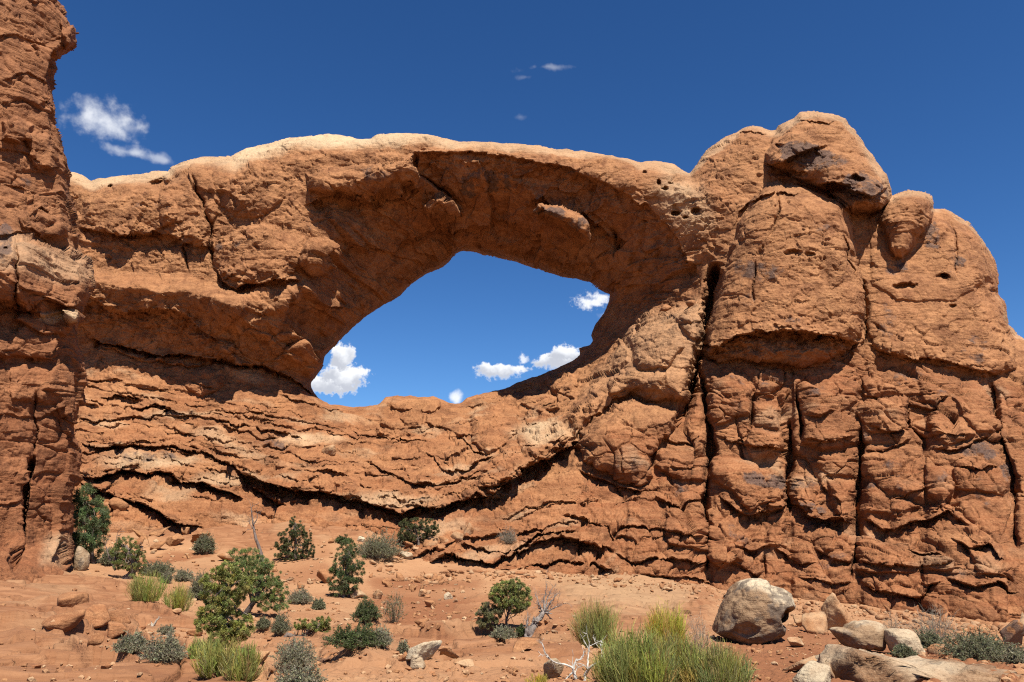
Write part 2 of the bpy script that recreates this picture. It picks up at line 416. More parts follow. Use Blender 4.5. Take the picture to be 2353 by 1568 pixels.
        n, m = ok.shape; idx = np.arange(n * m).reshape(n, m)
        q = ok[:-1, :-1] & ok[1:, :-1] & ok[:-1, 1:] & ok[1:, 1:] & ((sd[:-1, :-1] > 0) | (sd[1:, 1:] > 0) | (sd[1:, :-1] > 0) | (sd[:-1, 1:] > 0))
        Fq = np.stack([idx[:-1, :-1][q], idx[1:, :-1][q], idx[1:, 1:][q], idx[:-1, 1:][q]], 1)
        lab = s.lab[:-1, :-1][q]
        A = attr.reshape(-1, 4)
        objs = []
        # rim: walls that run back into the rock behind the silhouette
        e = np.concatenate([Fq[:, [0, 1]], Fq[:, [1, 2]], Fq[:, [2, 3]], Fq[:, [3, 0]]]); el = np.concatenate([lab] * 4)
        key = np.minimum(e[:, 0], e[:, 1]).astype(np.int64) * (n * m) + np.maximum(e[:, 0], e[:, 1])
        uq, inv, cnt = np.unique(key, return_inverse=True, return_counts=True)
        b = cnt[inv] == 1; be = e[b]; bl = el[b]
        gxf, gyf = (gx / g).ravel(), (gy / g).ravel(); kf = (k).ravel()
        rim_v, rim_f, rim_l, rim_a = [], [], [], []
        bv = np.unique(be); mp = np.full(n * m, -1, np.int64); mp[bv] = np.arange(len(bv))
        rings = 6; base = n * m
        Vx = [P]; Ax = [A]
        jit = fbm(P[bv, 0], P[bv, 1], P[bv, 2], 2.0, 3, 77)
        for r in range(1, rings + 1):
            f = r / rings; q_ = P[bv].copy()
            scale = 1 + thick * f / np.maximum(q_[:, 1], 1)       # straight away from the viewpoint side, then drawn in
            q_[:, 0] *= scale; q_[:, 1] *= scale; q_[:, 2] = EYE + (q_[:, 2] - EYE) * scale
            ins = (4 + 46 * f * f + 10 * jit * f) * kf[bv]
            q_[:, 0] += gxf[bv] * ins; q_[:, 2] -= gyf[bv] * ins
            Vx.append(q_); Ax.append(A[bv])
        Vall = np.concatenate(Vx); Aall = np.concatenate(Ax); nb_ = len(bv)
        def rid(r, v): return mp[v] + base + (r - 1) * nb_ if r else v
        for r in range(rings):
            rim_f.append(np.stack([be[:, 1], be[:, 0]] if r == 0 else [rid(r, be[:, 1]), rid(r, be[:, 0])], 1))
            rim_f[-1] = np.concatenate([rim_f[-1], np.stack([rid(r + 1, be[:, 0]), rid(r + 1, be[:, 1])], 1)], 1)
            rim_l.append(bl)
        # rear side: coarse copy further back
        kk = 10; sdc = sd[::kk, ::kk]; okc = sdc > 26
        Pc = np.stack([s.PX, s.PY, s.PZ], -1)[::kk, ::kk].copy(); sc = 1 + (thick * .96) / np.maximum(Pc[..., 1], 1)
        Pc[..., 0] *= sc; Pc[..., 1] *= sc; Pc[..., 2] = EYE + (Pc[..., 2] - EYE) * sc
        nc, mc = okc.shape; ic = np.arange(nc * mc).reshape(nc, mc) + len(Vall)
        qc = okc[:-1, :-1] & okc[1:, :-1] & okc[:-1, 1:] & okc[1:, 1:]
        Fc = np.stack([ic[:-1, :-1][qc], ic[:-1, 1:][qc], ic[1:, 1:][qc], ic[1:, :-1][qc]], 1); lc = s.lab[::kk, ::kk][:-1, :-1][qc]
        Vall = np.concatenate([Vall, Pc.reshape(-1, 3)]); Aall = np.concatenate([Aall, attr[::kk, ::kk].reshape(-1, 4)])
        Fall = np.concatenate([Fq] + rim_f + [Fc]); Lall = np.concatenate([lab] + rim_l + [lc])
        for (name, parent, lid, label) in parts:
            f = Fall[Lall == lid]
            if not len(f): continue
            uqv, inv = np.unique(f, return_inverse=True)
            o = np_mesh(name, Vall[uqv], inv.reshape(-1, 4), mat, parent, {'rock': Aall[uqv]})
            if label: o['label'] = label
            objs.append(o)
        return objs

# ---- outlines traced in photo units
SKYLINE = [(-190,372),(-120,380),(-50,376),(20,388),(60,395),(150,396),(172,398),(190,405),(209,416),(230,411),(253,407),(293,402),(340,398),(388,394),(394,385),(414,374),(445,367),(476,361),(505,359),(533,361),(548,352),(564,344),
 (590,335),(615,328),(645,320),(674,315),(705,311),(736,309),(770,311),(802,315),(835,319),(851,318),(866,312),(882,309),(910,306),(937,305),(960,306),(981,309),(1010,315),(1040,324),(1070,326),(1098,327),(1137,328),
 (1175,331),(1210,333),(1241,336),(1270,340),(1296,344),(1320,348),(1340,350),(1375,354),(1406,358),(1430,363),(1454,369),(1474,374),(1488,372),(1502,371),(1516,373),(1531,376),(1548,382),(1564,389),(1584,397),
 (1600,378),(1614,358),(1640,336),(1669,312),(1699,301),(1708,294),(1728,288),(1750,290),(1768,297),(1781,298),(1787,288),(1809,277),(1825,272),(1838,261),(1864,257),(1893,262),(1926,266),(1944,274),(1951,286),
 (1966,301),(1984,327),(2003,354),(2021,380),(2039,398),(2044,410),(2046,424),(2048,440),(2050,451),(2058,446),(2069,442),(2084,439),(2098,438),(2115,441),(2131,446),(2142,454),(2147,464),(2146,479),(2171,480),(2188,488),(2204,499),(2230,513),
 (2244,530),(2255,545),(2266,562),(2274,578),(2283,596),(2288,611),(2293,631),(2294,651),(2293,677),(2305,691),(2314,724),(2321,746),(2332,758),(2340,768),(2370,790),(2500,830),(2500,1700),(-190,1700)]
HOLE = [(1067,578),(1077,579),(1088,580),(1100,583),(1113,587),(1130,590),(1146,592),(1165,597),(1186,602),(1205,608),(1223,614),(1242,621),(1260,627),(1278,633),(1296,638),(1311,641),(1326,643),(1341,647),(1355,651),(1366,658),(1377,664),(1391,671),(1404,676),
 (1401,689),(1396,702),(1390,714),(1388,721),(1378,733),(1370,744),(1364,758),(1359,772),(1362,784),(1355,794),(1343,797),(1331,801),(1333,814),(1326,822),(1318,828),(1296,839),(1274,848),(1254,857),(1234,865),(1222,868),(1210,873),(1186,880),(1170,889),(1153,894),(1134,898),(1113,903),(1092,909),(1073,915),(1066,922),(1058,927),
 (1045,928),(1033,927),(1025,924),(1010,917),(996,911),(985,913),(974,912),(960,914),(945,910),(928,912),(912,910),(898,912),(886,913),(877,923),(868,931),(850,931),(835,934),(813,935),(795,934),(775,930),(758,929),(752,925),
 (744,922),(736,916),(729,910),(722,902),(718,894),(716,887),(715,880),(721,870),(727,861),(736,849),(744,836),(746,823),(751,810),(762,799),(773,790),(784,781),(794,769),(805,757),(822,742),(842,726),(864,712),(886,699),(905,690),(923,678),(934,667),(945,655),(964,641),(985,627),(1001,622),(1018,614),(1025,608),(1033,601),(1040,592),(1047,585),(1057,580)]

CTRL = [(-140,400,88),(-140,600,86),(-140,900,82),(-140,1100,70),(-140,1400,66),(60,400,85),(60,600,83),(60,900,80),(60,1100,68),(60,1300,63),(60,1500,62),
 (200,430,83),(200,590,83),(200,650,81),(200,700,80),(250,790,84),(200,835,84),(200,900,79),(200,1000,74),(200,1080,69),(200,1130,66),(200,1250,63),
 (400,420,82.5),(400,600,82),(400,660,80),(400,715,80),(450,800,84.6),(400,850,84),(400,950,78),(400,1050,72),(400,1150,66),(430,1230,63.5),
 (550,400,82),(550,600,80.5),(600,690,79.5),(600,780,81),(520,740,80),(650,740,80.3),(600,838,84.2),(600,850,86),(600,950,79.5),(600,1050,72.5),(600,1180,66),
 (720,340,82),(720,500,81.5),(730,590,80.5),(720,720,82),(690,830,84.6),(715,900,88),(740,960,84),(740,1100,70),(760,1190,65),
 (850,360,81.5),(850,450,83.5),(850,550,87.5),(800,700,90.5),(760,790,91.5),(920,640,93.5),(730,860,91),
 (950,360,81),(950,450,84.8),(950,550,90.5),(1060,560,94),(1150,360,81),(1150,450,85.5),(1150,575,94),(1300,395,80.5),(1300,520,86.5),(1300,625,93),(1450,420,79.5),(1450,550,84.5),(1400,660,91),(1560,430,78.5),(1550,520,79),(1550,610,81),(1500,690,86),(1620,620,78.5),
 (870,935,90),(1000,925,90),(870,1000,84),(1000,1030,78),(1000,1130,67.5),(1000,1190,65),(1060,935,92.5),(1200,885,96),(1330,825,97),(1390,730,96),(1110,990,80),
 (1250,950,85),(1200,1050,73),(1350,900,81),(1450,800,80.5),(1550,720,80),(1550,850,75),(1480,950,74),(1300,1050,71.5),(1400,1000,71.5),(1450,1060,71.5),(1350,1150,68),(1200,1150,67),(1150,1230,64),(1300,1260,62),(1400,1310,60),(1500,1250,63),(924,1330,57),(1064,1310,58.5),(1200,1310,60),
 (1650,450,77.5),(1700,320,80),(1900,280,79),(1900,420,77),(1640,900,73),(1800,700,73),(1800,850,71.5),(1800,1000,70),(1800,1200,67),(1700,1330,63.5),(2000,600,75),(2000,800,72),(2000,900,70),(2000,1100,67),(2000,1380,58.5),
 (2200,520,76),(2200,800,71),(2200,1000,66.5),(2200,1300,58),(2360,800,72),(2360,900,69),(2360,1100,62),(2360,1430,52),(2250,600,75),(2000,1550,57),(1500,1450,60),(900,1450,60),(500,1450,62),(2360,1600,50)]

r = Relief(-140, 2440, 236, 1470, 1.6)
r.warp(8.0, 60, 4, 11)
r.base(CTRL)

# ---- big masses
COLUMN = [(1722,475),(1728,450),(1757,420),(1787,413),(1807,424),(1830,424),(1862,433),(1896,446),(1930,457),(1950,472),(1953,493),(1961,541),(1970,581),(1984,625),(1990,669),(1988,717),(1977,757),(1966,785),(1940,812),(1890,838),(1830,842),(1760,836),(1700,826),(1650,835),(1612,815),(1610,780),(1629,720),(1640,662),(1669,596),(1690,540),(1699,515)]
DOME = [(1759,351),(1768,330),(1776,310),(1783,296),(1795,270),(1830,240),(1900,235),(1990,270),(2070,380),(2060,440),(2046,462),(2025,482),(1955,493),(1935,470),(1915,450),(1885,436),(1860,424),(1830,415),(1805,402),(1765,380)]
KNOB = [(2050,448),(2069,436),(2098,430),(2131,440),(2152,460),(2148,490),(2135,515),(2112,552),(2092,585),(2076,598),(2055,592),(2043,575),(2035,540),(2026,512),(2032,475)]
RAMP = [(1153,1030),(1205,982),(1296,946),(1340,887),(1399,836),(1421,790),(1440,750),(1480,722),(1530,715),(1560,700),(1600,690),(1625,705),(1618,800),(1600,870),(1575,925),(1500,920),(1450,905),(1390,940),(1340,985),(1290,1035),(1200,1089),(1150,1118),(1100,1125),(1110,1070)]
HANG = [(1332,990),(1360,965),(1392,942),(1454,909),(1516,924),(1564,946),(1566,970),(1546,1001),(1512,1030),(1496,1056),(1502,1096),(1472,1116),(1425,1102),(1370,1080),(1340,1058),(1327,1025)]
TONGUE = [(1221,486),(1241,468),(1289,475),(1318,490),(1348,512),(1362,545),(1333,534),(1278,512),(1245,494)]
r.ledge([(0,0),(1,1)], 0, 0)
r.body(COLUMN, 4.2, 60, -.25)
r.body(DOME, 4.5, 70, .35)
r.body(KNOB, 3.2, 42, -.25)
r.body([(1985,640),(2060,620),(2140,640),(2240,600),(2300,640),(2330,760),(2340,850),(2270,870),(2150,840),(2080,830),(2010,800),(1992,760)], 1.1, 70, .5)
r.body([(1995,500),(2040,520),(2070,610),(2120,560),(2160,500),(2240,530),(2290,640),(2200,690),(2060,690),(2000,650)], .7, 70, .2)
r.body(RAMP, 3.0, 55)
r.body(HANG, 3.6, 60, -.3)
r.body(TONGUE, 6.2, 26, -.1)
for bl, a in (([(1440,770),(1500,735),(1560,745),(1575,800),(1530,850),(1460,850)], 1.3), ([(1395,850),(1450,845),(1530,860),(1520,905),(1440,895),(1400,920)], 1.0), ([(1300,950),(1350,895),(1395,905),(1370,950),(1320,990)], 1.1), ([(1540,720),(1600,700),(1622,720),(1612,790),(1580,780)], 1.0)): r.body(bl, a, 34)
r.body([(1080,950),(1110,935),(1160,924),(1197,945),(1190,985),(1170,1020),(1120,1045),(1082,1020)], 2.4, 32, -.2)
# blocks on the sill
for bl, a in (([(900,915),(960,912),(1010,915),(1015,935),(990,950),(930,945),(890,935)], 1.2), ([(915,955),(960,938),(975,955),(973,985),(930,980)], 1.6), ([(870,960),(915,955),(945,985),(900,985),(868,975)], 1.1),
              ([(860,985),(890,982),(900,1002),(870,1008)], 1.2), ([(980,950),(1060,945),(1080,975),(1070,1005),(1010,985),(978,970)], 1.5), ([(1205,905),(1270,905),(1285,935),(1240,955),(1195,930)], 1.6), ([(1255,860),(1300,850),(1330,880),(1320,915),(1275,905),(1255,885)], 1.8),
              ([(1200,955),(1240,940),(1270,950),(1250,975),(1215,985)], 1.2)):
    r.body(bl, a, 16, -.2)
r.lump(735, 590, 55, 42, 2.6, -.4); r.lump(600, 585, 110, 70, 1.8, -.1); r.lump(640, 680, 80, 40, 1.2, -.3)
r.lump(520, 800, 22, 15, 1.4); r.lump(690, 805, 45, 20, 1.6, -.3); r.lump(655, 835, 34, 20, 1.2, -.5)
r.lump(560, 725, 90, 50, 1.0, .3); r.lump(635, 740, 80, 46, 1.0, -.4); r.lump(520, 700, 70, 34, .7, .2); r.lump(605, 800, 60, 36, 1.0, .3); r.lump(660, 690, 50, 34, .7, -.5); r.lump(655, 790, 44, 30, .9, -.4)
r.lump(470, 875, 46, 32, 1.3); r.lump(340, 880, 60, 14, .8, .1)
r.lump(300, 480, 110, 60, 1.2); r.lump(430, 470, 70, 90, 1.3); r.lump(570, 430, 90, 70, 1.2); r.lump(900, 400, 60, 60, 1.2)
# arch brow and its broken blocks
r.body([(700,395),(760,385),(860,372),(940,352),(954,350),(962,400),(950,420),(900,440),(840,455),(780,450),(710,440)], 1.8, 40, -.1)
r.ledge([(960,352),(1040,350),(1113,354),(1187,366),(1245,372),(1310,388),(1370,410),(1430,435),(1480,470),(1530,520),(1570,575),(1610,640)], .5, .7, 22, 60)
r.ledge([(700,470),(760,455),(850,462),(930,440),(970,425)], .6, 1.0, 25, 50)
r.ledge([(1220,440),(1256,462),(1318,486),(1377,520),(1414,560)], .6, .9, 14, 30)
r.ledge([(900,600),(930,560),(980,535),(1060,520),(1150,515),(1250,545),(1330,590)], .5, .8, 20, 30)
r.crack([(954,351),(963,398),(1011,435),(1040,464),(1058,497)], 4, 1.6, .6)
r.crack([(1406,520),(1414,560),(1421,590)], 6, 1.5, .4)
r.body([(970,472),(1000,442),(1040,458),(1066,490),(1020,496),(980,496)], 3.2, 18)
for a in ((1516,417,8,10,1.3),(1545,418,8,7,1.0),(1530,432,8,6,.8),(1552,488,13,8,1.5),(1602,486,10,8,1.5),(1575,500,7,4,.7),(1480,395,7,6,.8),(250,425,7,5,1.2),(372,421,26,10,1.6),(2078,655,30,9,1.2),(2170,632,15,10,1.6),(2282,668,11,8,1.6),(2260,665,26,30,.7),(1822,584,20,8,.7),(1862,586,12,6,.5),(1920,432,32,11,2.0),(1820,400,34,9,1.2),(1970,415,22,10,1.2),(1790,335,16,7,1.0),(2190,700,10,6,.6)):
    r.pit(*a)
# left wall, shelf and alcove
r.ledge([(190,528),(293,542),(350,536),(403,546),(451,562),(490,568)], .9, .9, 35, 26)
r.crack([(440,403),(465,470),(484,517),(486,620)], 5, 1.2, .5)
r.crack([(425,560),(430,630)], 3, .8, .3)
r.shelf([(150,604),(201,606),(293,622),(366,630),(429,630),(500,650),(560,668)], 3.6, 40)
r.ledge([(487,612),(515,645),(542,664),(585,654),(623,645),(696,642)], 1.2, 1.1, 26, 12)
r.ledge([(150,676),(205,682),(256,712),(330,718),(403,712),(440,740),(476,766),(540,806)], .9, 1.1, 30, 46, 60)
r.ledge([(210,780),(256,790),(319,806),(400,812),(491,826),(560,838),(600,842),(678,876),(729,909)], .5, 2.2, 16, 10)
r.body([(430,765),(470,760),(520,790),(560,830),(600,850),(560,842),(500,825),(450,800)], 1.0, 18)
# bench of tilted beds
for L, A, B, wu, wd in (
 ([(234,795),(319,828),(385,836),(454,836),(498,830),(572,840)], .6, .7, 10, 10),
 ([(190,868),(240,876),(285,872)], .6, .7, 14, 10),([(430,862),(470,880),(500,895)], .5, .5, 12, 8),
 ([(230,912),(262,906),(300,912),(330,922)], .8, 1.9, 16, 16),([(300,938),(340,934),(385,940),(410,944)], .8, 1.6, 12, 12),([(186,926),(225,934)], .6, 1.2, 12, 10),
 ([(180,962),(225,964),(270,960),(330,955),(381,949),(430,952),(473,960),(550,978),(630,990),(700,1010)], .9, .8, 16, 10),
 ([(500,975),(542,988),(586,1003),(640,1012)], .6, .9, 12, 8),([(560,940),(640,960),(720,975),(800,990)], .6, .5, 14, 10),
 ([(250,1022),(344,1024),(403,1028),(487,1045),(530,1066),(550,1082),(581,1117),(622,1144),(660,1158)], 1.3, 1.7, 20, 12),
 ([(186,1018),(230,1030),(293,1024)], 1.0, 2.2, 14, 20),
 ([(183,1094),(225,1098),(268,1087),(330,1086),(380,1092),(437,1106),(506,1124),(560,1140)], 1.6, 2.4, 20, 12),
 ([(191,1113),(230,1128),(273,1145),(343,1164),(393,1196),(427,1210),(462,1208)], 1.6, 2.6, 24, 14),
 ([(550,1085),(600,1112),(660,1128),(700,1130),(747,1132),(785,1144),(820,1153),(886,1170),(923,1180),(956,1168),(1003,1168),(1062,1153),(1105,1146),(1131,1138),(1150,1122),(1201,1089),(1245,1064),(1289,1041),(1329,1008)], 2.4, 3.0, 30, 22),
 ([(831,1056),(864,1074),(912,1096),(967,1111),(1033,1107),(1080,1092)], .9, .7, 24, 10),
 ([(967,1041),(1011,1068),(1036,1078),(1077,1072),(1142,1045)], 1.0, 1.0, 16, 12),
 ([(800,985),(860,1008),(930,1012),(1000,1010)], .6, .8, 12, 10),([(1060,1000),(1085,1035),(1120,1048)], .8, 1.8, 10, 14),
 ([(1060,940),(1120,930),(1180,900),(1240,880)], .5, .5, 10, 8),([(1100,915),(1180,895),(1260,862),(1320,840)], .4, .5, 8, 6),
 ([(640,905),(700,925),(760,945),(820,948)], .5, .5, 14, 10),([(640,1030),(720,1055),(780,1060)], .5, .6, 16, 8)):
    big_ = B >= 2.4
    r.ledge(L, A * (1 if big_ else .85), B * (.9 if big_ else .62), wu, wd * (.9 if big_ else .62))
TOPC = np.array([(150,860),(330,885),(480,905),(600,925),(760,948),(900,962),(1060,955),(1200,918),(1340,850)], float); BOTC = np.array([(150,1100),(330,1080),(437,1100),(560,1128),(700,1128),(886,1155),(1000,1155),(1131,1125),(1250,1050),(1340,990)], float)
us_ = np.linspace(150, 1340, 40)
for k_ in range(10):
    f_ = (k_ + .5) / 10 + .02 * math.sin(k_ * 5.1); lo_ = np.interp(us_, TOPC[:, 0], TOPC[:, 1]); hi_ = np.interp(us_, BOTC[:, 0], BOTC[:, 1])
    vv_ = lo_ * (1 - f_) + hi_ * f_ + 5 * np.sin(us_ / 70 + k_ * 1.7) + 3 * np.sin(us_ / 31 + k_ * 2.9)
    a_ = .22 + .22 * ((k_ * 7) % 5) / 4; m0_ = r.mod; r.mod = np.clip(m0_ * 1.9 - .75, 0, 1.6); r.ledge(list(zip(us_, vv_)), a_ * .75, a_ * .7 * (r.mod > .1), 12, 4.5); r.mod = m0_
# the fold of beds below the ramp
for L, A, B, wu, wd in (
 ([(874,1312),(931,1288),(969,1267),(1064,1245),(1121,1229),(1153,1224),(1223,1213),(1286,1204),(1330,1200)], .9, .7, 18, 9),
 ([(924,1327),(975,1299),(1017,1280),(1058,1286),(1096,1286),(1134,1296),(1175,1280),(1223,1248),(1286,1239),(1334,1242),(1404,1267)], 1.5, 2.0, 16, 12),
 ([(1060,1258),(1112,1264),(1159,1274),(1191,1261),(1236,1223),(1286,1226),(1330,1222)], 1.0, 1.3, 12, 10),
 ([(1120,1318),(1185,1314),(1223,1299),(1286,1286),(1350,1286),(1407,1312)], 1.0, 1.3, 12, 10),
 ([(1290,1180),(1350,1190),(1420,1240),(1470,1250)], .8, 1.0, 14, 10),([(1150,1190),(1220,1165),(1300,1150),(1380,1165)], .6, .6, 16, 10),
 ([(1330,1075),(1370,1098),(1425,1118),(1472,1130),(1510,1118)], .5, 2.2, 8, 16),
 ([(1410,1275),(1470,1290),(1540,1288),(1620,1300)], .9, 1.2, 12, 10),([(1400,1225),(1480,1215),(1540,1225),(1615,1235)], .8, 1.0, 14, 10),
 ([(1430,1330),(1500,1322),(1580,1330),(1640,1345)], .7, .9, 10, 9),([(1500,1150),(1560,1160),(1618,1150)], .8, .9, 14, 10),([(1520,1010),(1570,1015),(1612,1005)], .6, .8, 12, 10),([(1530,1070),(1570,1080),(1620,1070)], .7, .8, 14, 10)):
    big_ = B >= 2.4
    r.ledge(L, A * (1 if big_ else .85), B * (.9 if big_ else .62), wu, wd * (.9 if big_ else .62))
# crevice between ramp and column, joints of the lower cliff
r.crack([(1648,610),(1640,660),(1628,720),(1614,790),(1606,830),(1598,870),(1588,915),(1578,955),(1570,975)], 11, 6.0, 0, False)
r.crack([(1618,850),(1622,875),(1625,967),(1636,985),(1633,1047),(1622,1113),(1622,1186),(1631,1241),(1625,1310)], 5, 2.8, -.3)
r.crack([(1852,871),(1838,897),(1840,937),(1843,981),(1838,1010)], 4, 2.2, .2)
r.crack([(1812,967),(1814,1020),(1814,1076),(1809,1135),(1809,1186)], 3.5, 2.2, .25)
r.crack([(1981,985),(1979,1040),(1973,1113),(1973,1186),(1966,1278),(1959,1330)], 4, 2.0, -.3)
r.crack([(2094,923),(2087,974),(2124,1010),(2120,1058)], 3.5, 1.3, .2)
r.crack([(2285,880),(2290,920),(2299,1003),(2332,1098),(2336,1260)], 5, 1.6, -.6)
r.crack([(1735,900),(1727,960),(1715,1010)], 3, 1.0, .2); r.crack([(1758,1270),(1760,1330)], 3, 1.2, .2)
r.crack([(1985,640),(1992,700),(1990,760),(1978,800)], 5, 1.0, .4)
r.crack([(1935,540),(1950,590),(1970,640)], 4, .9, .3); r.crack([(1788,430),(1790,480),(1770,540)], 3, .8, .15)
r.crack([(2190,500),(2200,560),(2196,640)], 2.5, .5, .2); r.crack([(1735,600),(1728,680),(1730,700)], 2.5, .6, .2)
for L, A, B, wu, wd in (
 ([(1612,790),(1650,800),(1690,770),(1760,760),(1850,764),(1920,772),(1962,785)], 1.1, 2.0, 34, 44),
 ([(1995,795),(2050,812),(2100,822),(2160,832),(2230,850),(2300,862)], .7, .9, 24, 18),
 ([(1651,1139),(1691,1177),(1721,1186),(1760,1178),(1805,1161)], 1.6, 1.8, 34, 22),
 ([(1812,1157),(1860,1186),(1915,1205),(1970,1196)], 1.6, 2.0, 34, 30),
 ([(1973,1190),(2025,1219),(2080,1205),(2153,1186),(2179,1172),(2226,1208)], 1.2, 1.8, 26, 26),
 ([(1690,1010),(1713,1022),(1760,1026),(1805,1034)], 1.1, 1.4, 24, 16),([(1640,1000),(1680,1012),(1715,1000)], .6, .6, 20, 14),
 ([(1848,950),(1880,958),(1920,945)], .7, .8, 18, 12),([(1845,1008),(1900,1014),(1960,1008),(1980,1000)], .7, .8, 20, 12),
 ([(1870,1080),(1885,1100),(1900,1130),(1940,1150)], .8, 1.2, 20, 14),([(1990,1035),(2030,1040),(2090,1010)], .7, .9, 16, 14),
 ([(1975,910),(2030,915),(2085,918)], .5, .6, 16, 10),([(2000,975),(2050,990),(2085,985)], .9, 1.2, 20, 14),
 ([(2090,930),(2130,940),(2180,910)], .8, 1.0, 20, 14),([(2140,1028),(2200,1032),(2260,1010),(2300,1020)], .9, 1.2, 22, 18),
 ([(2190,1070),(2240,1080),(2300,1075)], 1.0, 1.3, 24, 20),([(2130,1010),(2180,990),(2230,1000)], .6, .7, 14, 10),
 ([(2190,1245),(2230,1260),(2275,1250),(2310,1280)], 1.0, 1.6, 26, 22),([(2040,1140),(2110,1125),(2160,1118)], .7, .9, 20, 14),
 ([(1690,1250),(1730,1262),(1770,1255)], .9, 1.2, 24, 16),([(1780,1262),(1830,1290),(1870,1300)], .9, 1.6, 20, 24),([(1870,1255),(1910,1290),(1960,1300)], .9, 1.6, 20, 22),
 ([(1640,1290),(1700,1300),(1760,1310)], .7, .9, 16, 12),([(1980,1290),(2060,1300),(2130,1305),(2190,1290)], .9, .9, 22, 14),
 ([(1985,1345),(2050,1368),(2100,1375),(2170,1350)], 1.0, 1.4, 22, 16),([(2180,1335),(2240,1350),(2290,1340),(2340,1360)], .9, 1.2, 22, 16),([(1830,1320),(1900,1335),(1960,1340)], .6, .8, 14, 10),([(2080,1260),(2120,1275),(2170,1268)], .8, 1.2, 18, 16)):
    r.ledge(L, A * .62, B * (.5 if L[0][0] > 1620 and wu < 36 and wd < 40 and L[0][0] != 1995 else 1), wu, wd * (.7 if wd < 40 else 1))
for pl_, a_ in (([(1634,862),(1806,850),(1808,1010),(1806,1480),(1634,1480)], 1.7), ([(1818,850),(1972,842),(1972,1490),(1818,1490)], 1.5), ([(1986,840),(2085,848),(2110,1010),(2115,1500),(1976,1500),(1976,1000)], 1.3), ([(2105,860),(2280,880),(2300,1010),(2325,1120),(2330,1540),(2125,1540),(2125,1010)], 1.6), ([(1480,1010),(1560,985),(1612,900),(1620,1100),(1618,1460),(1430,1440),(1440,1160)], 1.6)):
    r.body(pl_, a_ * .6, 80, 0, 10)
def C6(*pts): return [(1493.6 + .3663 * a, 746.8 + .3663 * b) for a, b in pts]
for pl_, a_, k_ in ((C6((640,470),(830,490),(835,650),(640,640)), .9, -.2), (C6((600,640),(870,645),(876,835),(640,845),(602,760)), 1.2, -.3), (C6((950,350),(1200,320),(1340,380),(1245,540),(1330,650),(1320,760),(1080,800),(942,740),(955,560)), 1.1, .1), (C6((1290,470),(1640,450),(1640,600),(1540,680),(1400,680),(1280,560)), 1.1, -.3),
  (C6((1330,360),(1500,240),(1590,330),(1620,440),(1400,460),(1340,400)), .7, 0), (C6((1720,540),(1800,470),(1960,600),(2040,700),(1870,760),(1730,700)), 1.0, .2), (C6((1880,440),(2130,380),(2190,680),(2050,690),(1950,580)), .8, .2), (C6((390,860),(600,830),(850,900),(860,1080),(620,1180),(500,1040),(380,980)), 1.3, -.3), (C6((880,920),(1100,920),(1110,1010),(1080,1090),(1050,1190),(920,1170),(870,1060)), .6, .3),
  (C6((1040,800),(1310,770),(1310,950),(1130,960),(1020,880)), .9, -.2), (C6((1110,970),(1300,970),(1310,1220),(1200,1250),(1100,1100)), 1.5, 0), (C6((1330,820),(1710,760),(1740,1100),(1600,1200),(1330,1180)), .9, -.1), (C6((1740,900),(1890,900),(1910,1020),(1850,1180),(1750,1080)), 1.0, -.2), (C6((1680,1110),(1760,1080),(1800,1160),(1750,1210),(1690,1190)), .3, 0),
  (C6((370,1290),(560,1180),(620,1350),(600,1480),(440,1540),(370,1450)), 1.3, .2), (C6((1310,1400),(1640,1330),(1920,1420),(1900,1560),(1300,1560)), .9, .2), (C6((1990,1400),(2200,1370),(2330,1500),(2320,1600),(2050,1560)), 1.0, .2), (C6((100,1120),(330,1120),(360,1300),(330,1420),(100,1400)), 1.2, .2), (C6((20,760),(200,760),(360,640),(370,980),(200,1000),(20,900)), 1.3, 0), (C6((720,1280),(850,1190),(870,1330),(830,1400),(720,1400)), 1.0, .2),
  (C6((1900,900),(2200,880),(2280,1000),(2200,1080),(1920,1040)), 1.1, -.2), (C6((660,340),(800,380),(790,460),(660,440)), .7, 0), (C6((300,340),(480,260),(640,420),(640,560),(420,640),(350,500)), 1.0, .1)):
    r.body(pl_, a_, 34, k_, 8)
# dome: belly overhang and caves
r.ledge([(1760,375),(1800,372),(1840,352),(1880,340),(1900,330)], .8, 1.0, 24, 40)
r.ledge([(1880,425),(1915,418),(1960,440),(2000,452),(2040,430)], .8, 1.4, 26, 26)
r.ledge([(1820,275),(1864,278),(1926,284)], .4, .4, 8, 6); r.ledge([(1690,312),(1730,305),(1775,312)], .4, .4, 8, 6)
r.ledge([(1690,520),(1700,490),(1725,470),(1745,455),(1795,440),(1840,445)], .5, .6, 14, 16)

# ---- rim: round it off towards the back
sd = np.minimum(seg_sd(SKYLINE, r.U[::2, ::2], r.V[::2, ::2]), -seg_sd(HOLE, r.U[::2, ::2], r.V[::2, ::2]))
def up2(a):
    n, m = r.U.shape; iv = np.minimum(np.arange(n) / 2, a.shape[0] - 1.001); iu = np.minimum(np.arange(m) / 2, a.shape[1] - 1.001)
    b = iv.astype(int); c = iu.astype(int); fb = (iv - b)[:, None]; fc = (iu - c)[None]
    return (a[b][:, c] * (1 - fc) + a[b][:, c + 1] * fc) * (1 - fb) + (a[b + 1][:, c] * (1 - fc) + a[b + 1][:, c + 1] * fc) * fb
sd = up2(sd)
hole_d = up2(-seg_sd(HOLE, r.U[::2, ::2], r.V[::2, ::2])); sky_d = up2(seg_sd(SKYLINE, r.U[::2, ::2], r.V[::2, ::2]))
sd = sd + fbm(r.U, r.V, 0 * r.U, 26, 4, 5) * 3.2 * (1 - sstep(sd, 4, 30))
def rim_round(d, Rpx, depth):
    t = np.clip(d / Rpx, 0, 1); return depth * (1 - np.sqrt(np.clip(1 - (1 - t) ** 2, 0, 1)))
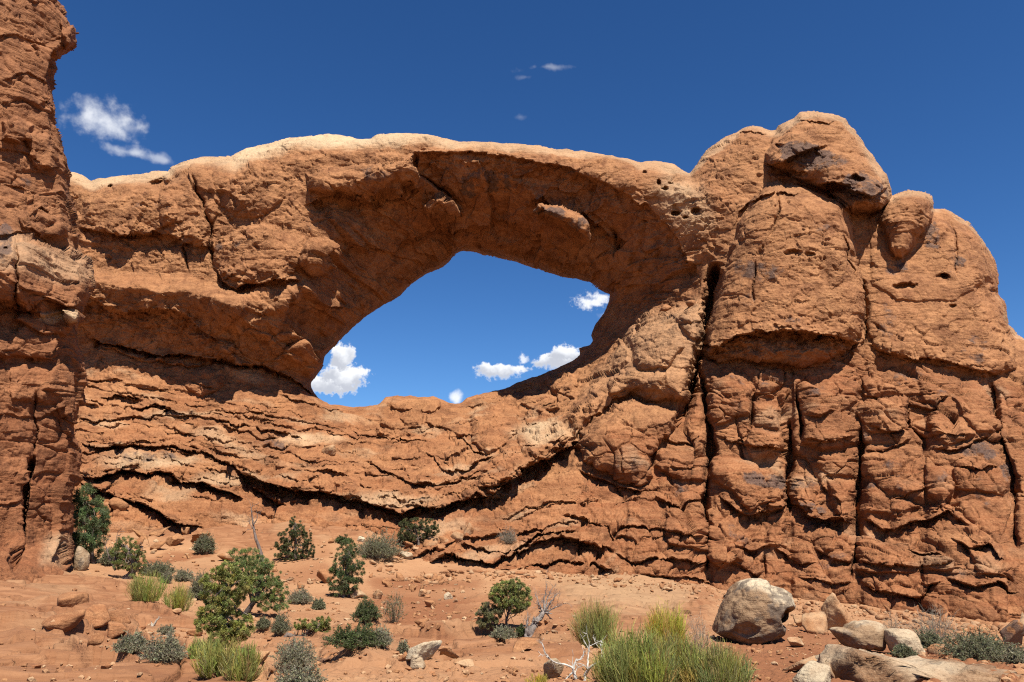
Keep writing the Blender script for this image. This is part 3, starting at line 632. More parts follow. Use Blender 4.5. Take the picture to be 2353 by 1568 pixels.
topw = np.interp(r.us, [100,500,700,1000,1300,1550,1650,1900,2100,2353], [50,62,60,44,60,75,80,60,40,70]).astype(np.float32)[None, :]
r.Y += rim_round(sky_d, topw, topw / 21.3 * 1.9)
soff = np.where((r.V < 700) & (r.U > 700), 1.0, np.where(r.U < 830, .8, .25))
r.Y += rim_round(hole_d, 42, 5.0) * blur(soff, 12)

# ---- sculpt along the normals: joints, facets, beds, weathering
r.points()
X, Yw, Z = r.PX.copy(), r.PY.copy(), r.PZ.copy()
low = r.mask([(1400,1000),(1560,960),(1600,870),(1620,835),(1760,845),(1960,800),(2090,840),(2300,880),(2460,900),(2460,1500),(1300,1500),(1330,1150)], 14)
bench = r.mask([(-200,840),(100,840),(330,835),(580,845),(740,920),(1060,925),(1180,930),(1290,960),(1150,1120),(1330,1080),(1420,1180),(1420,1450),(-200,1450)], 16)
brow = r.mask([(960,340),(1200,360),(1480,470),(1610,640),(1500,720),(1400,690),(1300,650),(1150,600),(1060,580),(1000,640),(900,720),(780,800),(730,900),(680,860),(660,760),(700,640),(700,470),(760,450),(950,420)], 22)
upper = np.clip(1 - low - bench, 0, 1)
h = np.zeros_like(X)
# bed coordinate: height, tilted and folded the way the beds run
tilt = np.interp(r.us, [60,300,700,1000,1200,1500,1700,2353], [0,.5,3.2,4.6,3.0,0,0,-1.5]).astype(np.float32)[None]
bed = Z + tilt * bench + fbm(X, Yw, Z, 9, 3, 21) * 1.2
def beds(period, seed, sharp=2.2):
    q = bed / period + fbm(X, Yw, Z, 5 * period, 2, seed) * .8
    fr = q - np.floor(q)
    rnd = _f(_h(np.floor(q).astype(np.int64), np.zeros(q.shape, np.int64), np.zeros(q.shape, np.int64), seed))
    vis = sstep(fbm(X, Yw, Z + rnd * 37, 4.5, 3, seed + 2), -.02, .25)      # a bed shows only in places
    return (np.power(fr, sharp) * -1 + .35 + (rnd - .5) * .6) * vis          # proud at the base of each bed, undercut below
f1, e1 = facets(X, Z, 7.5, 6.0, 101, .30, 1.0); f2, e2 = facets(X, Z, 2.8, 2.0, 131, .38, 1.1, .15); f3, e3 = facets(X, Z, 1.15, .8, 151, .42, 1.2, -.1); f4, e4 = facets(X, Z, .5, .36, 161, .42, 1.2, .2)
g2, k2 = facets(X, Z, 4.4, 5.6, 171, .34, 1.2, .12); g3, k3 = facets(X, Z, 2.2, 1.7, 191, .42, 1.2, -.1)
pill = lambda e, k: 1 - np.exp(-np.clip(e, 0, None) * k)
n1 = fbm(X, Yw, Z, 6.0, 6, 31, .55); n2 = fbm(X, Yw, Z, 1.6, 5, 41, .6); rg = fbm(X, Yw, Z, 2.6, 5, 61, .55, True)
some = sstep(fbm(X, Yw, Z, 8, 3, 67), -.15, .2)
h += upper * (f1 * .40 + f2 * .34 * (.4 + .6 * some) + f3 * .22 * (.35 + some) + f4 * .09 * (.2 + some) + n1 * .9 + n2 * .34) * (1 - .25 * brow)
b1, _ = facets(X, Z, 5.0, 3.6, 181, .30, 1.3, -.35); b2, _ = facets(X, Z, 2.2, 1.5, 183, .36, 1.2, -.35)
h += brow * (b1 * 1.0 + b2 * .42 + f1 * .2)
h += low * (g2 * .6 + pill(k2, 9) * .38 - .35 + g3 * .34 * some + pill(k3, 7) * .26 * some + f3 * .15 + f4 * .07 * some + n1 * .75 + n2 * .26)
h += bench * (f2 * .26 + f3 * .20 + f4 * .08 + n1 * .9 + n2 * .36)
hy = low * (beds(2.6, 7) * .3 + beds(.8, 8) * .17 + beds(.36, 18) * .14) + bench * (beds(2.4, 9) * .8 + beds(.9, 10) * .34 + beds(.36, 13) * .24 + beds(.2, 16) * .14) * (.25 + .75 * sstep(fbm(X, Yw, Z, 12, 3, 15), -.12, .12)) + .10 * upper * (1 - brow) * beds(1.1, 14)
colm = sstep(r.sdf(COLUMN), -6, 20) + sstep(r.sdf([(1990,560),(2080,640),(2200,520),(2300,640),(2330,840),(2200,850),(2000,790)]), -10, 25)
h *= 1 - .42 * np.clip(colm, 0, 1)
kn = sstep(r.sdf(KNOB), -4, 14); h *= 1 - .5 * kn; hy = hy + kn * (beds(1.0, 19) * .35 + beds(.45, 20) * .22)
h -= (.34 * low + .14 * upper + .14 * bench) * np.exp(-(np.clip(e2, 0, 9) / .05) ** 2) * sstep(n1, -.1, .12)
h -= (upper + bench * .5) * .5 * sstep(fbm(X, Yw, Z, 1.3, 4, 88), .22, .42)                        # pocks
capw = np.exp(-np.clip(sky_d, 0, None) / 22) * (1 - low)
h *= 1 - .75 * np.clip(capw, 0, 1); hy *= 1 - np.clip(capw, 0, 1)                                 # smooth weathered caps
edge = sstep(hole_d, 2, 26); h *= .15 + .85 * edge; hy *= edge
h += capw * (fbm(X, Yw, Z, 3.5, 3, 90) * .5)
r.displace(h.astype(np.float32), 8)
fy = 1 - hy / r.PY; r.PX = r.PX * fy; r.PY = r.PY * fy; r.PZ = EYE + (r.PZ - EYE) * fy
# ---- colour attributes of the rock, with some shade painted under the arch
pale = np.zeros_like(X); varn = np.zeros_like(X); red = np.zeros_like(X)
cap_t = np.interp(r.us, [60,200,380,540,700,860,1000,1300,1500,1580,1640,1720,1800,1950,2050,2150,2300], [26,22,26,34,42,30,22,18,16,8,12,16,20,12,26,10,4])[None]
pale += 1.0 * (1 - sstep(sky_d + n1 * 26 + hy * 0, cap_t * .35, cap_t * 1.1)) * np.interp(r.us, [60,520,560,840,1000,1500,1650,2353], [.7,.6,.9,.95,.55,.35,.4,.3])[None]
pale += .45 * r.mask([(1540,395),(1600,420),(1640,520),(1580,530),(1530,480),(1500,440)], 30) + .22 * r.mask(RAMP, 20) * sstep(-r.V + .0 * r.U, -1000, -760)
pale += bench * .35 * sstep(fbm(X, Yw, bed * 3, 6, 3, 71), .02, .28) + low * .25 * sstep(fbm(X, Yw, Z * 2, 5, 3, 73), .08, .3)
for c in ((330,1060,110,22),(520,1100,90,16),(700,1010,90,16),(880,1150,140,20),(1250,990,90,26),(420,950,90,9)):
    pale += .45 * (1 - sstep(np.hypot((r.wU - c[0]) / c[2], (r.wV - c[1]) / c[3]), .4, 1.2))
for (u, v, ru, rv, k) in ((1690,900,30,60,.4),(1770,880,40,26,.42),(1900,900,60,20,.4),(2080,870,50,22,.42),(2180,900,40,30,.4),(2010,1010,40,22,.4),(1700,1230,40,40,.4),(1900,1290,50,26,.45),(2260,1130,30,50,.5),(2180,1330,60,20,.42),(1560,1120,50,26,.4),(1440,1060,50,30,.4),(1800,730,70,26,.36),(1880,520,40,16,.4),(2200,600,30,40,.4),(2040,740,30,50,.42),(520,560,70,22,.36),(340,480,60,26,.36),(860,400,50,24,.4),(1110,420,80,40,.42),(1280,470,80,40,.38),(1745,1097,60,22,.62),(1790,1110,20,14,.5),(2140,545,26,42,.6),(1705,615,30,28,.5),(1760,625,46,30,.5),(1715,690,26,22,.45),(2065,610,40,26,.45),(2060,1080,40,26,.42),(2250,1040,60,22,.55),(2310,1090,20,34,.6),(1990,1105,16,26,.5),(1860,1160,50,14,.55),(1880,1205,50,14,.5),(2090,1130,40,30,.42),(2160,1105,40,20,.5),(640,1015,70,20,.42),(340,1050,90,16,.5),(1320,515,34,12,.6),(1870,365,90,36,.62),(1985,430,70,40,.62),(1830,345,50,30,.5),(1840,1110,60,30,.42),(2240,800,40,40,.4),(940,1150,70,16,.42),(1070,980,40,30,.38)):
    varn += k * (1 - sstep(np.hypot((r.wU - u) / ru, (r.wV - v) / rv), .5, 1.25))
varn += .30 * brow * sstep(fbm(X * 1.6, Yw, Z * .22, 3, 4, 95), -.02, .2) + .12 * upper * sstep(fbm(X * 1.4, Yw, Z * .2, 3.5, 4, 96), .02, .25)  # varnish streaks; the brow share also paints deeper shade under the arch
red += .22 + .62 * low + .34 * bench + .35 * brow * .5  # brow share darkens the shaded arch underside in the colour
red += .25 * sstep(r.V, 900, 1350)
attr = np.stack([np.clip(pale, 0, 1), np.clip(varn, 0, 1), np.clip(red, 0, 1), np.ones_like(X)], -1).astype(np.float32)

# ---- which part every face belongs to
lab = np.zeros(r.U.shape, np.int32)                                   # 0 arch span and its wall
def setlab(poly, i):
    lab[r.sdf(poly) > 0] = i
setlab([(1588,300),(1588,400),(1640,520),(1650,600),(1640,660),(1610,800),(1598,870),(1575,960),(1520,1010),(1500,1130),(1430,1200),(1420,1480),(2500,1480),(2500,200),(1588,200)], 4)   # butte
setlab([(-190,838),(60,838),(256,792),(319,826),(454,838),(572,840),(678,876),(729,909),(760,940),(1060,940),(1075,916),(1340,800),(1400,700),(1500,690),(1640,620),(1640,660),(1610,800),(1598,870),(1575,960),(1520,1010),(1500,1130),(1430,1200),(1420,1480),(-190,1480)], 1)
lab[(lab == 4) & (low > .5)] = 5
lab[r.sdf(COLUMN) > 0] = 6; lab[r.sdf(DOME) > 0] = 7; lab[r.sdf(KNOB) > 0] = 8
r.lab = lab
arch = empty('rock_arch', (20 * 0 - 8, 82, 20), 'huge natural sandstone arch with a pale rounded top spanning open blue sky', 'rock arch')
butte = empty('rock_butte', (38, 70, 0), 'tall lumpy sandstone butte rising to a rounded dome right of the arch', 'rock butte')
parts = [('span', arch, 0, None), ('summit', butte, 4, None), ('cliff_base', butte, 5, 'blocky red cliff base split by vertical cracks'), ('column', butte, 6, 'smooth rounded column with an overhanging lower edge'), ('dome', butte, 7, 'dark stained rounded dome'), ('knob', butte, 8, 'wrinkled rock knob perched on the shoulder'), ('rocky_slope', None, 1, None)]
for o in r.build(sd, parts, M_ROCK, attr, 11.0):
    if o.name == 'rocky_slope': o['kind'] = 'structure'
REL = r
# ------------------------------------------------------------------ near cliff on the left
CLIFF_EDGE = [(128,-140),(126,-30),(128,0),(146,22),(155,40),(163,55),(168,66),(170,77),(169,92),(167,104),(158,110),(146,115),(136,125),(131,137),(128,147),(129,165),(127,183),(130,205),(134,227),(136,246),(137,264),(135,278),(136,289),(141,303),(145,315),(148,330),(151,344),(149,360),(148,377),(151,390),(154,403),(155,430),(157,458),(159,474),(161,487),(168,515),(176,542),(176,572),(187,586),(198,597),(202,612),(205,627),(212,645),(218,663),(214,672),(209,682),(204,694),(199,707),(195,722),(190,737),(183,748),(177,759),(178,790),(181,821),(187,838),(192,854),(193,880),(192,905),(190,928),(187,949),(181,965),(176,979),(178,995),(180,1008),(185,1028),(189,1048),(186,1068),(183,1088),(183,1102),(172,1112),(164,1120),(162,1150),(162,1188),(160,1256),(162,1297),(160,1335),(160,1500),(-300,1500),(-300,-140)]
q = Relief(-160, 236, -136, 1440, 1.8)
q.warp(7.0, 55, 4, 211)
q.base([(160,-100,47),(150,0,47),(150,300,47),(160,600,46.5),(190,700,46),(185,900,46),(180,1050,45.5),(160,1200,45),(155,1330,44.5),(150,1500,44.5),(60,0,44),(60,300,43.5),(60,500,43),(60,600,41.8),(60,720,43),(60,900,41.8),(60,1100,41.5),(50,1300,40.8),(30,1500,40.8),(-60,0,42),(-60,500,41),(-60,900,39.5),(-60,1300,38.5),(-160,0,40.5),(-160,700,39),(-160,1300,37),(-160,1500,37)], 5)
q.body([(-200,545),(20,560),(90,545),(150,570),(200,600),(222,660),(205,690),(188,740),(150,745),(140,720),(95,735),(40,700),(-200,690)], 1.8, 45, .1)
q.body([(30,735),(60,715),(110,722),(165,705),(172,740),(150,775),(100,770)], .9, 14)
q.body([(-200,760),(20,770),(60,745),(140,770),(145,800),(120,830),(40,825),(-200,850)], .7, 36)
q.body([(0,270),(40,265),(78,285),(80,320),(50,335),(0,320)], .7, 18); q.body([(70,300),(120,310),(125,385),(90,395),(62,360)], .6, 18)
q.body([(40,500),(80,470),(140,500),(150,545),(100,545),(50,530)], .7, 22); q.body([(140,30),(175,50),(172,110),(140,112)], 1.0, 20)
q.body([(20,850),(70,830),(150,840),(195,850),(190,960),(150,1010),(120,930),(60,920),(20,930)], .5, 40)
for L, A, B, wu, wd in (([(-160,540),(20,548),(80,530),(140,560)], .5, .5, 20, 16),([(-160,700),(20,706),(60,716),(110,690),(160,706),(200,700)], .9, 1.2, 26, 20),([(-160,840),(40,825),(100,832),(145,812)], .6, .6, 20, 14),
 ([(70,250),(100,235),(130,270)], .4, .9, 12, 22),([(60,490),(100,475),(150,510)], .4, .5, 14, 20),([(-100,330),(0,340),(60,352),(110,385)], .5, .6, 16, 12),([(140,955),(165,975),(186,978)], .5, 1.4, 18, 30),([(-160,960),(20,955),(90,960),(150,930)], .4, .4, 18, 12),([(0,190),(60,170),(120,200)], .35, .4, 14, 10),([(-60,90),(40,80),(120,110)], .35, .4, 14, 10),([(-100,430),(20,420),(100,440)], .35, .4, 14, 10),([(120,1265),(140,1270),(160,1262)], .3, .7, 12, 14),([(-100,1150),(20,1160),(50,1150)], .3, .5, 12, 10)):
    q.ledge(L, A * .4, B * .3, wu, wd)
q.crack([(72,1050),(60,1110),(54,1180),(52,1220),(44,1270),(34,1310)], 5, 1.7, .35)
q.crack([(78,900),(75,980),(72,1050)], 3.5, .5, .2); q.crack([(36,560),(30,640),(42,720)], 4, .4, .2)
q.pit(150,1290,14,16,.7); q.pit(14,575,9,6,.6)
csd = seg_sd(CLIFF_EDGE, q.U, q.V); csd = csd + fbm(q.U, q.V, 0 * q.U, 20, 4, 15) * 3.0 * (1 - sstep(csd, 4, 24))
q.Y += rim_round(np.where(q.V < 1320, csd, 60), 34, 2.2)
q.Y -= 4.2 * sstep(q.V, 1190, 1350) ** 2
q.points(); X, Yw, Z = q.PX.copy(), q.PY.copy(), q.PZ.copy()
f1, e1 = facets(X, Z, 2.3, 5.0, 301, .3, 1.1, .22); f2, e2 = facets(X, Z, 1.0, 1.6, 331, .38, 1.1, .3); f3, e3 = facets(X, Z, .6, .42, 351, .42, 1.2, .3)
n1 = fbm(X, Yw, Z, 3.0, 6, 231, .55); n2 = fbm(X, Yw, Z, .8, 5, 241, .6)
smo = sstep(q.V, 1020, 1200)
h = (f1 * .46 + f2 * .20 * (1 - .5 * smo) + f3 * .09 * (1 - .5 * smo) + n1 * .65 + n2 * .19) - .12 * np.exp(-(np.clip(e2, 0, 9) / .05) ** 2) * sstep(n1, -.1, .1) - .2 * sstep(fbm(X, Yw, Z, .7, 4, 288), .22, .4)
q.displace(h.astype(np.float32), 7)
pale = .35 * q.mask([(-200,560),(60,545),(150,575),(200,600),(210,650),(120,640),(40,620),(-200,650)], 20) + .8 * q.mask([(85,735),(110,722),(165,712),(165,735),(130,745)], 6) + .4 * q.mask([(120,1230),(150,1240),(150,1290),(90,1300),(100,1250)], 16)
varn = np.zeros_like(X)
for (u, v, ru, rv, k) in ((8,560,26,60,.6),(145,330,16,60,.35),(150,430,12,60,.35),(40,420,60,30,.35),(60,820,40,20,.3)):
    varn += k * (1 - sstep(np.hypot((q.wU - u) / ru, (q.wV - v) / rv), .5, 1.3))
red = .30 + .60 * sstep(q.V, 700, 1050)
attr = np.stack([np.clip(pale, 0, 1), np.clip(varn, 0, 1), np.clip(red, 0, 1), np.ones_like(X)], -1).astype(np.float32)
q.lab = np.zeros(q.U.shape, np.int32)
o = q.build(csd, [('cliff', None, 0, None)], M_CLIFF, attr, 9.0)[0]
tag(o, 'rugged red sandstone cliff standing close at the left edge, its nose jutting against the sky', 'cliff')

# ------------------------------------------------------------------ ground: one heightfield that runs from the camera to the foot of the rocks
GP = [(0,1568,12.5),(400,1568,13),(800,1568,13.3),(1200,1568,13.2),(1600,1568,13.2),(2000,1568,13),(2353,1568,12.5),(-300,1568,11),(2700,1568,12.5),
 (0,1500,17),(300,1500,18),(700,1500,19),(1100,1500,19.5),(1500,1500,20),(1740,1480,23.5),(2000,1500,20),(2353,1500,20),
 (0,1450,21),(200,1450,23),(450,1470,24),(800,1455,27),(1160,1455,28),(1500,1450,28),(1740,1440,29),(2050,1450,29),(2353,1475,28),
 (0,1400,27),(200,1400,29),(400,1400,33),(600,1400,36),(850,1400,38),(1150,1400,41),(1400,1400,42),(1640,1400,42),
 (0,1330,37.5),(100,1330,40),(160,1335,43),(260,1340,43),(300,1325,45),(400,1330,48),(600,1330,51),(800,1350,48),(1000,1350,50),(1200,1340,54),(1450,1340,57),
 (200,1290,50),(300,1270,56),(450,1270,58),(600,1270,58),(700,1280,55),(850,1290,54),(900,1250,60),(200,1230,61),(330,1225,62.5),(450,1222,62.5),(600,1205,65),(800,1210,64),(900,1240,62.5),(924,1328,56.5),(1064,1312,58.3),(1200,1315,60),(1300,1312,61.5),(1400,1330,60),(1550,1340,61.5),(1640,1350,63),
 (1700,1372,61.5),(1850,1385,60),(2000,1400,57),(2200,1425,53),(2353,1445,50.5),(2500,1460,48)]
gp = np.array([[*px_pt(u, v, Y)] for (u, v, Y) in GP], float)
extra = np.array([(-8,0,.2),(0,0,.45),(8,0,.3),(-16,4,1.2),(18,4,.2),(0,5,.3),(-45,20,3),(45,20,-1),(-60,60,2.5),(0,80,4),(60,80,-2),(-40,80,4),(70,45,-3),(0,-20,.6),(-40,-20,1),(40,-20,.2)], float)
GPT = np.concatenate([gp, extra])
# rows at geometric distances, columns fanned out
yr = 5.0 * (100 / 5.0) ** (np.linspace(0, 1, 760)); th = np.linspace(-.86, .86, 900)
TH, YR = np.meshgrid(th, yr); GX = TH * YR; GY = YR
k = 6
zc = rbf(GPT[:, :2], GPT[:, 2], np.stack([GX[::k, ::k].ravel(), GY[::k, ::k].ravel()], 1)).reshape(GX[::k, ::k].shape); zc = blur(zc, 2)
def upk(a, shape, k):
    iv = np.minimum(np.arange(shape[0]) / k, a.shape[0] - 1.001); iu = np.minimum(np.arange(shape[1]) / k, a.shape[1] - 1.001)
    b = iv.astype(int); c = iu.astype(int); fb = (iv - b)[:, None]; fc = (iu - c)[None]
    return (a[b][:, c] * (1 - fc) + a[b][:, c + 1] * fc) * (1 - fb) + (a[b + 1][:, c] * (1 - fc) + a[b + 1][:, c + 1] * fc) * fb
GZ0 = upk(zc, GX.shape, k)
def ground0(x, y):                          # smooth ground height at world x, y (bilinear in the fan)
    x = np.asarray(x, float); y = np.asarray(y, float)
    iv = np.clip(np.log(np.maximum(y, 5.001) / 5) / np.log(20) * 759, 0, 758.99); iu = np.clip((x / np.maximum(y, 1e-3) + .86) / 1.72 * 899, 0, 898.99)
    b = iv.astype(int); c = iu.astype(int); fb = iv - b; fc = iu - c
    return (GZ[b, c] * (1 - fc) + GZ[b, c + 1] * fc) * (1 - fb) + (GZ[b + 1, c] * (1 - fc) + GZ[b + 1, c + 1] * fc) * fb
GZ = GZ0.copy()
def drop(u, v, lo=6.0, hi=95.0):
    """where the sight line through a photo point meets the ground"""
    a, y, z = px_dir(u, v); Ys = np.geomspace(lo, hi, 900)
    zz = EYE + z * Ys / y; xx = a * Ys / y
    hit = np.where(zz < ground0(xx, Ys))[0]
    i = hit[0] if len(hit) else len(Ys) - 1
    return float(xx[i]), float(Ys[i]), float(ground0(xx[i], Ys[i]))
# photo coordinates of every ground point (to lay traced outlines on the ground)
def to_px(x, y, z):
    zc_ = z - EYE; f = math.cos(PITCH) * y + math.sin(PITCH) * zc_; up = -math.sin(PITCH) * y + math.cos(PITCH) * zc_
    return CU + F * x / f, CV - F * up / f
PU, PV = to_px(GX, GY, GZ0)
wob = fbm(GX, GY, 0 * GX, 4, 4, 401); PUw = PU + wob * 60; PVw = PV + wob * 22
def gmask(poly, soft): return sstep(seg_sd(poly, PUw.astype(np.float32), PVw.astype(np.float32)), -soft, soft)
slick = np.clip(gmask([(-900,1300),(30,1300),(160,1322),(260,1345),(370,1400),(470,1440),(470,1455),(330,1460),(250,1470),(470,1530),(560,1580),(900,1900),(-900,1900)], 5)
  + gmask([(1050,1400),(1200,1360),(1400,1320),(1640,1345),(1640,1420),(1500,1470),(1350,1440),(1250,1430),(1150,1400)], 12)
  + gmask([(240,1190),(330,1195),(470,1215),(620,1195),(800,1215),(860,1225),(780,1250),(620,1265),(560,1280),(480,1250),(350,1240)], 8)
  + gmask([(760,1490),(850,1478),(1200,1478),(1320,1470),(1340,1520),(1150,1535),(1000,1520),(850,1540),(740,1520)], 6)
  + gmask([(480,1470),(700,1452),(900,1470),(760,1490),(560,1500)], 8) * .7, 0, 1)
GZ = GZ0 + wob * .28
GZ += slick * (fbm(GX, GY, 0 * GX + 2, 3.0, 5, 411, .5) * .46 + .20)
f1, e1 = facets(GX, GY, 2.6, 1.6, 421, .4, .8, .4); f2, e2 = facets(GX, GY, .9, .6, 431, .4, 1, .2)
GZ += slick * (f1 * .24 + f2 * .07 - .03 * np.exp(-(np.clip(e1, 0, 9) / .035) ** 2))
tz = GZ / .33 + fbm(GX, GY, 0 * GX, 3, 3, 441) * 1.5; fr = tz - np.floor(tz)
GZ += slick * (sstep(fr, .75, .95) - fr) * .30 * sstep(fbm(GX, GY, 0 * GX, 5, 2, 451), -.15, .15)     # thin peeling sheets
soil = 1 - slick
ck = cells(GX / 2.4 + wob * 1.5, GY / 1.7 + wob, 478); GZ -= slick * .22 * np.exp(-(ck[1] / .03) ** 2) * sstep(fbm(GX, GY, 0 * GX, 3, 2, 479), -.05, .12)   # joints in the slickrock
GZ += slick * (ck[2] - .5) * .09
GZ += soil * (fbm(GX, GY, 0 * GX, 1.6, 5, 461, .55) * .14)
for L_, hgt_ in (([(-100,1466),(120,1480),(250,1475),(330,1492),(430,1520),(560,1552),(640,1575)], .22), ([(740,1490),(800,1484),(900,1480),(1000,1486),(1100,1480),(1200,1478),(1330,1486)], .26), ([(760,1545),(900,1540),(1060,1546),(1250,1540)], .10), ([(480,1462),(560,1456),(700,1470),(760,1482)], .14), ([(160,1345),(260,1362),(330,1392),(420,1440)], .16), ([(1050,1418),(1180,1408),(1320,1400),(1480,1420)], .10), ([(60,1415),(150,1436),(230,1440)], .15), ([(0,1520),(160,1530),(330,1556)], .12)):
    l_ = np.array(L_, float); dv_ = PV - np.interp(PU, l_[:, 0], l_[:, 1]) + (cells(GX / .9 + wob, GY / .9, 477)[2] - .5) * 5 + wob * 14
    w_ = sstep(PU, l_[0, 0] - 10, l_[0, 0] + 50) * (1 - sstep(PU, l_[-1, 0] - 50, l_[-1, 0] + 10))
    GZ += 1.7 * hgt_ * w_ * (1 - sstep(dv_, -1.2, 1.2)) * np.exp(-np.clip(-dv_, 0, None) / 24)          # a rock lip: proud behind the line, a little drop in front
c1, ed, ra, rb, rc, ox, oy = cells(GX / .28 + wob, GY / .28, 471)
stone = soil * sstep(ra, .62, .66) * sstep(fbm(GX, GY, 0 * GX, 3.0, 3, 481), -.08, .2)
GZ += stone * np.sqrt(np.clip(1 - (c1 / (.25 + .25 * rb)) ** 2, 0, 1)) * (.04 + .07 * rc)
c2, ed2, ra2, rb2, rc2, _, _ = cells(GX / .11, GY / .11 + wob, 491)
GZ += soil * (GY < 40) * sstep(ra2, .6, .64) * np.sqrt(np.clip(1 - (c2 / .36) ** 2, 0, 1)) * .03
palg = np.clip(gmask([(1250,1330),(1420,1312),(1600,1350),(1560,1420),(1400,1420),(1300,1390)], 30) * .85 + stone * (rb > .6) * (c1 < .35) * .5 + soil * .15 + slick * .4 * sstep(wob, .05, .2), 0, 1)
redsoil = gmask([(1600,1480),(1830,1440),(2050,1470),(2353,1500),(2353,1620),(1700,1620),(1650,1540)], 14) + gmask([(860,1330),(1100,1320),(1140,1400),(1180,1470),(900,1465),(840,1400)], 20) * .8 + gmask([(590,1255),(760,1225),(760,1330),(640,1360)], 14) * .6 + gmask([(300,1290),(400,1270),(520,1262),(470,1290),(340,1305)], 8)
sand = gmask([(330,1305),(560,1272),(600,1290),(520,1312),(380,1322)], 6) + gmask([(760,1395),(880,1410),(900,1440),(760,1440)], 10) * .6
palg = np.clip(palg + sand * .30, 0, 1); redsoil = np.clip(redsoil - sand, 0, 1)
ga = np.stack([palg, soil, np.clip(.40 + fbm(GX, GY, 0 * GX, 9, 3, 499) * 1.0 - .15 * slick + redsoil * soil * .6, 0, 1), stone], -1)

def ground_mat():
    m, t, b = new_mat('desert_ground')
    g = NN(t, 'ShaderNodeNewGeometry'); P = g.outputs['Position']
    at = NN(t, 'ShaderNodeAttribute', attribute_name='rock'); sp = NN(t, 'ShaderNodeSeparateColor'); t.links.new(at.outputs['Color'], sp.inputs[0])
    big = noise_n(t, P, .35, 5, .6).outputs['Fac']; mid = noise_n(t, P, 2.2, 6, .65).outputs['Fac']; fine = noise_n(t, P, 16, 6, .75).outputs['Fac']
    rockc = mix_c(t, map_r(t, big, .35, .65), (0.20244, 0.09423, 0.04133), (0.23862, 0.12031, 0.05600))
    rockc = mix_c(t, map_r(t, mid, .52, .7, 0, .5), rockc, (0.15210, 0.06159, 0.02666))
    soilc = mix_c(t, map_r(t, big, .38, .62), (0.23290, 0.11003, 0.04771), (0.18255, 0.07187, 0.02755))
    soilc = mix_c(t, map_r(t, fine, .5, .68, 0, .55), soilc, (0.27373, 0.14829, 0.07627))
    soilc = mix_c(t, map_r(t, fine, .46, .34, 0, .5), soilc, (0.12164, 0.04855, 0.02117))
    sw = noise_n(t, vec_scale(t, P, (.25, 1.1, 3.0)), 1.5, 6, .6, .8).outputs['Fac']
    rockc = mix_c(t, .45, rockc, (.165, .062, .027))
    rockc = mix_c(t, map_r(t, sw, .46, .64, 0, .5), rockc, (.31, .155, .075))
    rockc = mix_c(t, map_r(t, sw, .44, .34, 0, .5), rockc, (.13, .050, .023))
    soilc = mix_c(t, .34, soilc, (.42, .235, .122))
    col = mix_c(t, sp.outputs[1], rockc, soilc)
    col = mix_c(t, math_n(t, 'MULTIPLY', sp.outputs[0], .7), col, (0.28324, 0.17914, 0.09554))
    col = mix_c(t, map_r(t, sp.outputs[2], .40, .95, 0, .85), col, (0.16732, 0.06159, 0.02475))
    t.links.new(col, b.inputs['Base Color'])
    vo = NN(t, 'ShaderNodeTexVoronoi', feature='F1'); vo.inputs['Scale'].default_value = 9; t.links.new(P, vo.inputs['Vector'])
    hgt = math_n(t, 'ADD', math_n(t, 'MULTIPLY', noise_n(t, P, 3.2, 9, .7).outputs['Fac'], 1.0), math_n(t, 'MULTIPLY', math_n(t, 'MULTIPLY', vo.outputs['Distance'], -.35), sp.outputs[1]))
    hgt = math_n(t, 'ADD', hgt, math_n(t, 'MULTIPLY', sw, .8))
    bp = NN(t, 'ShaderNodeBump'); bp.inputs['Strength'].default_value = .7; bp.inputs['Distance'].default_value = .12
    t.links.new(hgt, bp.inputs['Height']); t.links.new(bp.outputs[0], b.inputs['Normal'])
    return m
M_GROUND = ground_mat()
n, m = GX.shape; ix = np.arange(n * m).reshape(n, m)
V = np.stack([GX, GY, GZ], -1).reshape(-1, 3); A = ga.reshape(-1, 4)
Fq = np.stack([ix[:-1, :-1], ix[:-1, 1:], ix[1:, 1:], ix[1:, :-1]], -1).reshape(-1, 4)
# the same sheet carries on behind the camera, to the sides and out to the horizon
ring = np.concatenate([ix[0, :], ix[1:, -1], ix[-1, -2::-1], ix[-2:0:-1, 0]])
cen = np.array([0, 50.0]); prev = ring; Fo = []
for rr, dz in ((1.15, -.6), (1.6, -1.5), (3, -3), (8, -5), (40, -8), (180, -8)):
    p = V[ring].copy(); d = p[:, :2] - cen; p[:, :2] = cen + d * rr
    f = min(1, (rr - 1) / 2); p[:, 2] = p[:, 2] * (1 - f) + f * dz
    i0 = len(V); V = np.concatenate([V, p]); A = np.concatenate([A, A[ring]])
    cur = np.arange(i0, i0 + len(ring)); Fo.append(np.stack([prev, np.roll(prev, -1), np.roll(cur, -1), cur], 1)[:, ::-1]); prev = cur
o = np_mesh('ground', V, [Fq] + Fo, M_GROUND, None, {'rock': A}); o['kind'] = 'structure'
